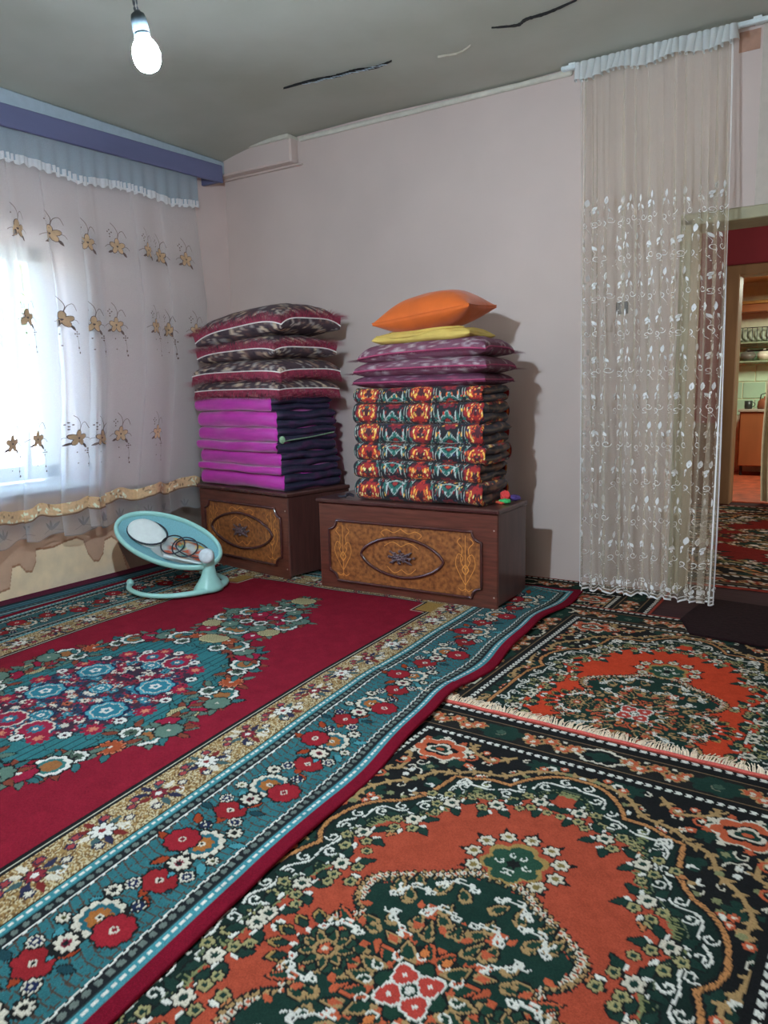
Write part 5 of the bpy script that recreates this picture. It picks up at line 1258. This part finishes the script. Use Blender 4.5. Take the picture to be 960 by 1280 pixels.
P = (c0-L0)+av*(Rr*np.cos(T))[...,None]+bv*(Rr*np.sin(T))[...,None]+nv*dep[...,None]
grid_mesh('seat_fabric', P, mesh_f, None, sw, closed_u=True)
P2 = P-nv*.014*(1+0*P); grid_mesh('seat_underside', P2, gry, None, sw, closed_u=True)
def pad(name, u0, v0, ru, rv, h, base, m, seed=1, colf=None, rot=0):
    t2 = np.linspace(0, 2*PI, 36, endpoint=False); r2 = np.linspace(0, 1, 8); A, B = np.meshgrid(t2, r2)
    uu = u0+ru*B*np.cos(A+rot); vv = v0+rv*B*np.sin(A); rad = np.clip(uu**2+vv**2, 0, 1)
    hh = base-.085*(1-rad**1.1)+h*np.sqrt(np.clip(1-B**2.4, 0, 1))
    P = (c0-L0)+av*uu[...,None]+bv*vv[...,None]+nv*hh[...,None]
    return grid_mesh(name, P, m, colf(uu, vv) if colf is not None else None, sw, closed_u=True)
pad('head_cushion', -.46, .12, .37, .50, .040, .012, whf)
MB().tube([(c0-L0)+av*(-.46+.375*math.cos(t))+bv*(.12+.505*math.sin(t))+nv*(-.030) for t in th[::2]], .006, 6, closed=True).build('cushion_piping', blk, sw, smooth=True)
cs = Cv(-1.2, -1.2, 2.4, 2.4, .01, (176,180,176)); r = random.Random(3)
for i in range(46): cs.poly_done = 0; cs.leaf(r.uniform(-.1,.9), r.uniform(-.6,.6), r.uniform(.15,.3), r.uniform(.1,.22), r.uniform(0,6.3), r.choice(((196,90,60),(220,190,80),(70,140,130),(196,198,190),(196,198,190),(150,160,160),(210,140,70))))
pad('seat_pad', .22, .0, .60, .52, .022, .004, mat('printed_baby_fabric', attr=True, rough=.8, var=.05), colf=lambda U, V: cs.sample(U, V))
for (u0, v0, ru, rv) in ((.12,-.10,.20,.42),(.34,-.02,.22,.44),(.48,.02,.32,.34)):
    MB().tube([(c0-L0)+av*(u0+ru*math.cos(t))+bv*(v0+rv*math.sin(t))+nv*(-.004) for t in th[::2]], .0045, 6, closed=True).build('harness_strap', blk, sw, smooth=True)
MB().tube([(c0-L0)+av*(.1+.75*t)+bv*(-.62+.25*t)+nv*(-.01) for t in np.linspace(0,1,8)], .010, 6, flat=.6).build('crotch_belt', whf, sw, smooth=True)
# ------------------------------------------------------------------ kitchen things
cabw = mat('orange_wood_door', C(150,92,56,1.4), rough=.35, var=.12, vscale=6, stretch=(1,1,.2)); dkw = mat('dark_gap', C(36,24,22), rough=.8)
kc = thing('kitchen_cabinet', 'orange-brown wooden base cabinet standing against the tiled kitchen wall', 'cabinet', (-1.48, 11.32, .012))
MB().box(0, 1.2, .02, .55, .13, .86, bev=.004).build('body', mat('cabinet_side', C(120,70,36), rough=.5), kc)
for i, x in enumerate((.01, .45, .85)):
    d = MB().box(x, x+(.415 if i == 0 else .38), 0, .02, .14, .85, bev=.004).build('door', cabw, kc); MB().box(x+.36, x+.372, -.02, 0, .6, .72, bev=.003).build('handle', mat('steel', C(170,170,165), rough=.3, metal=.8), d)
for x in (.04, 1.14):
    MB().tube([(x,.06,0),(x,.06,.13)], .02, 8).build('leg', dkw, kc)
MB().box(-.02, 1.22, -.02, .56, .86, .895, bev=.006).build('worktop', mat('worktop_grey', C(140,130,116), rough=.4, var=.15), kc)
st = thing('wall_shelf', 'lower kitchen shelf holding bowls on the tiled wall', 'shelf', (-1.62, 11.68, 1.545)); MB().box(0, 1.4, 0, .22, -.012, .012, bev=.003).build('board', mat('shelf_green', C(120,130,104), rough=.6), st)
s2 = thing('plate_rack', 'dark plate rack with plates upright above the kitchen bowls', 'plate rack', (-1.62, 11.66, 1.80)); MB().box(0, 1.4, 0, .24, -.012, .012, bev=.003).build('board', MATS['shelf_green'], s2)
rk = MB()
for x in np.arange(.02, 1.4, .06): rk.tube([(x,.02,.01),(x,.02,.20)], .005, 5)
rk.tube([(0,.02,.20),(1.4,.02,.20)], .006, 5); rk.build('wire_rack', MATS['black_metal'], s2)
plm = mat('plate_glaze', C(150,156,136), rough=.3, var=.1)
for i in range(9):
    o = thing('plate', ['leftmost','second','third','fourth','fifth','sixth','seventh','eighth','rightmost'][i]+' pale plate from the left in the kitchen plate rack', 'plate', (-1.55+i*.075, 11.78, 1.905), (math.radians(90-14), 0, math.radians(25)), 'plates in the rack')
    MB().lathe([(0,0),(.05,.0),(.088,.014),(.090,.018),(.05,.006),(0,.005)], n=18).build('dish', plm, o, smooth=True)
for i, (x, cname, col, rad) in enumerate(((-1.47,'dark-rimmed round pot',(96,92,84),.10),(-1.27,'white lidded bowl',(190,180,160),.09),(-1.10,'orange-red bowl',(190,88,54),.08))):
    o = thing('bowl', cname+' on the lower kitchen shelf', 'bowl', (x, 11.78, 1.558), (0,0,0))
    MB().lathe([(0,.0),(rad*.5,.0),(rad*.95,.05),(rad,.09),(rad*.93,.09),(rad*.4,.02),(0,.018)], n=20).build('vessel', mat('bowl_glaze_%d' % i, C(*col), rough=.3), o, smooth=True)
    if i < 2: MB().lathe([(rad*.98,.092),(rad*.7,.12),(.015,.135),(.018,.155),(0,.158)], n=20).build('lid', MATS['bowl_glaze_%d' % i], o, smooth=True)
wh = thing('cooker_hood', 'wooden cupboard pelmet above the kitchen plate rack', 'hood', (-1.66, 11.52, 2.20)); MB().box(0, 1.6, 0, .38, 0, .10, bev=.006).build('board', cabw, wh); MB().box(-.03, 1.62, -.03, .38, .10, .14, bev=.006).build('cornice', mat('hood_cornice', C(150,110,56), rough=.4), wh)
mg = thing('mug', 'dark mug standing on the kitchen worktop', 'mug', (-1.40, 11.5, .907)); MB().lathe([(0,0),(.045,0),(.05,.02),(.05,.11),(.043,.11),(.042,.02),(0,.015)], n=18).build('cup', mat('dark_glaze', C(40,44,40), rough=.3), mg, smooth=True)
MB().tube([(.05+.03*math.sin(t), 0, .06+.03*math.cos(t)) for t in np.linspace(0, PI, 9)], .006, 6).build('handle', MATS['dark_glaze'], mg)
kt2 = thing('kettle', 'orange-red kettle beside the dark mug on the kitchen worktop', 'kettle', (-1.20, 11.5, .907)); MB().lathe([(0,0),(.085,0),(.095,.03),(.085,.10),(.05,.135),(.015,.145),(.018,.165),(0,.17)], n=22).build('body', mat('kettle_enamel', C(150,90,64,1.0), rough=.25), kt2, smooth=True); MB().tube([(-.06+.0,0,.12),(-.05,0,.19),(0,0,.21),(.05,0,.19),(.06,0,.12)], .007, 6).build('handle', MATS['black_metal'], kt2)
cu = thing('door_curtain', 'narrow pale curtain bunched at the right side of the kitchen doorway', 'curtain', (-.905, 8.78, 0))
X, Y = np.meshgrid(np.linspace(0,.75,60), np.linspace(0,1,16)); grid_mesh('cloth', np.stack([X-.02*np.sin(Y*4), .025*np.sin(X*70), 1.55*Y+.03], -1), mat('pale_cloth', C(170,166,140), rough=.9, var=.08), None, cu)
MB().tube([(-.2,0,1.58),(.75,0,1.58)], .008, 6).build('cord', MATS['black_metal'], cu)
# ------------------------------------------------------------------ outside the window
struct(MB().box(-40, XL-.45, -20, 30, -.6, -.5).build('ground_outside', mat('sunlit_ground', C(190,180,160), rough=.95, var=.1, vscale=2)))
hs = thing('outbuilding', 'white sunlit outbuilding with a sloping roof outside the window', 'building', (-10.5, 7.2, -.5))
MB().box(-3, 0, -5, 5, 0, 2.7).add([(-.3,-5.2,2.7),(.3,-5.2,2.6),(.3,5.2,2.6),(-3.2,-5.2,3.5),(-3.2,5.2,3.5),(-3.2,-5.2,3.3),(-3.2,5.2,3.3)], [(1,2,4,3),(1,3,5),(2,4,6)]).build('walls', mat('white_wash', C(235,232,225), rough=.9, var=.03), hs)
lm = mat('leaf_green', C(110,140,70), rough=.7, var=.35, vscale=5); bk = mat('bark', C(96,80,64), rough=.9, var=.2)
for i, (x, y, h, lab) in enumerate(((-7.4,4.3,3.6,'leafy green tree standing close to the window'),(-8.6,6.6,4.2,'taller leafy tree beside the outbuilding'))):
    t = thing('tree', lab, 'tree', (x, y, -.5)); MB().tube(spline([(0,0,0),(.05,.02,h*.3),(-.03,.05,h*.55),(.02,0,h*.8)], 5), [.10-.0045*k for k in range(16)], 8).build('trunk', bk, t, smooth=True)
    f = MB(); r = np.random.default_rng(i+5)
    for k in range(2200):
        d = r.normal(0, 1, 3); d /= np.linalg.norm(d); q = np.array([0,0,h*.78])+d*np.array([.95,.95,.8])*(r.random()**.4); a = r.normal(0, .055, 3); b_ = r.normal(0, .045, 3)
        f.add([q-a, q+b_, q+a, q-b_], [(0,1,2,3)])
    o = f.build('foliage', lm, t); o['kind'] = 'stuff'
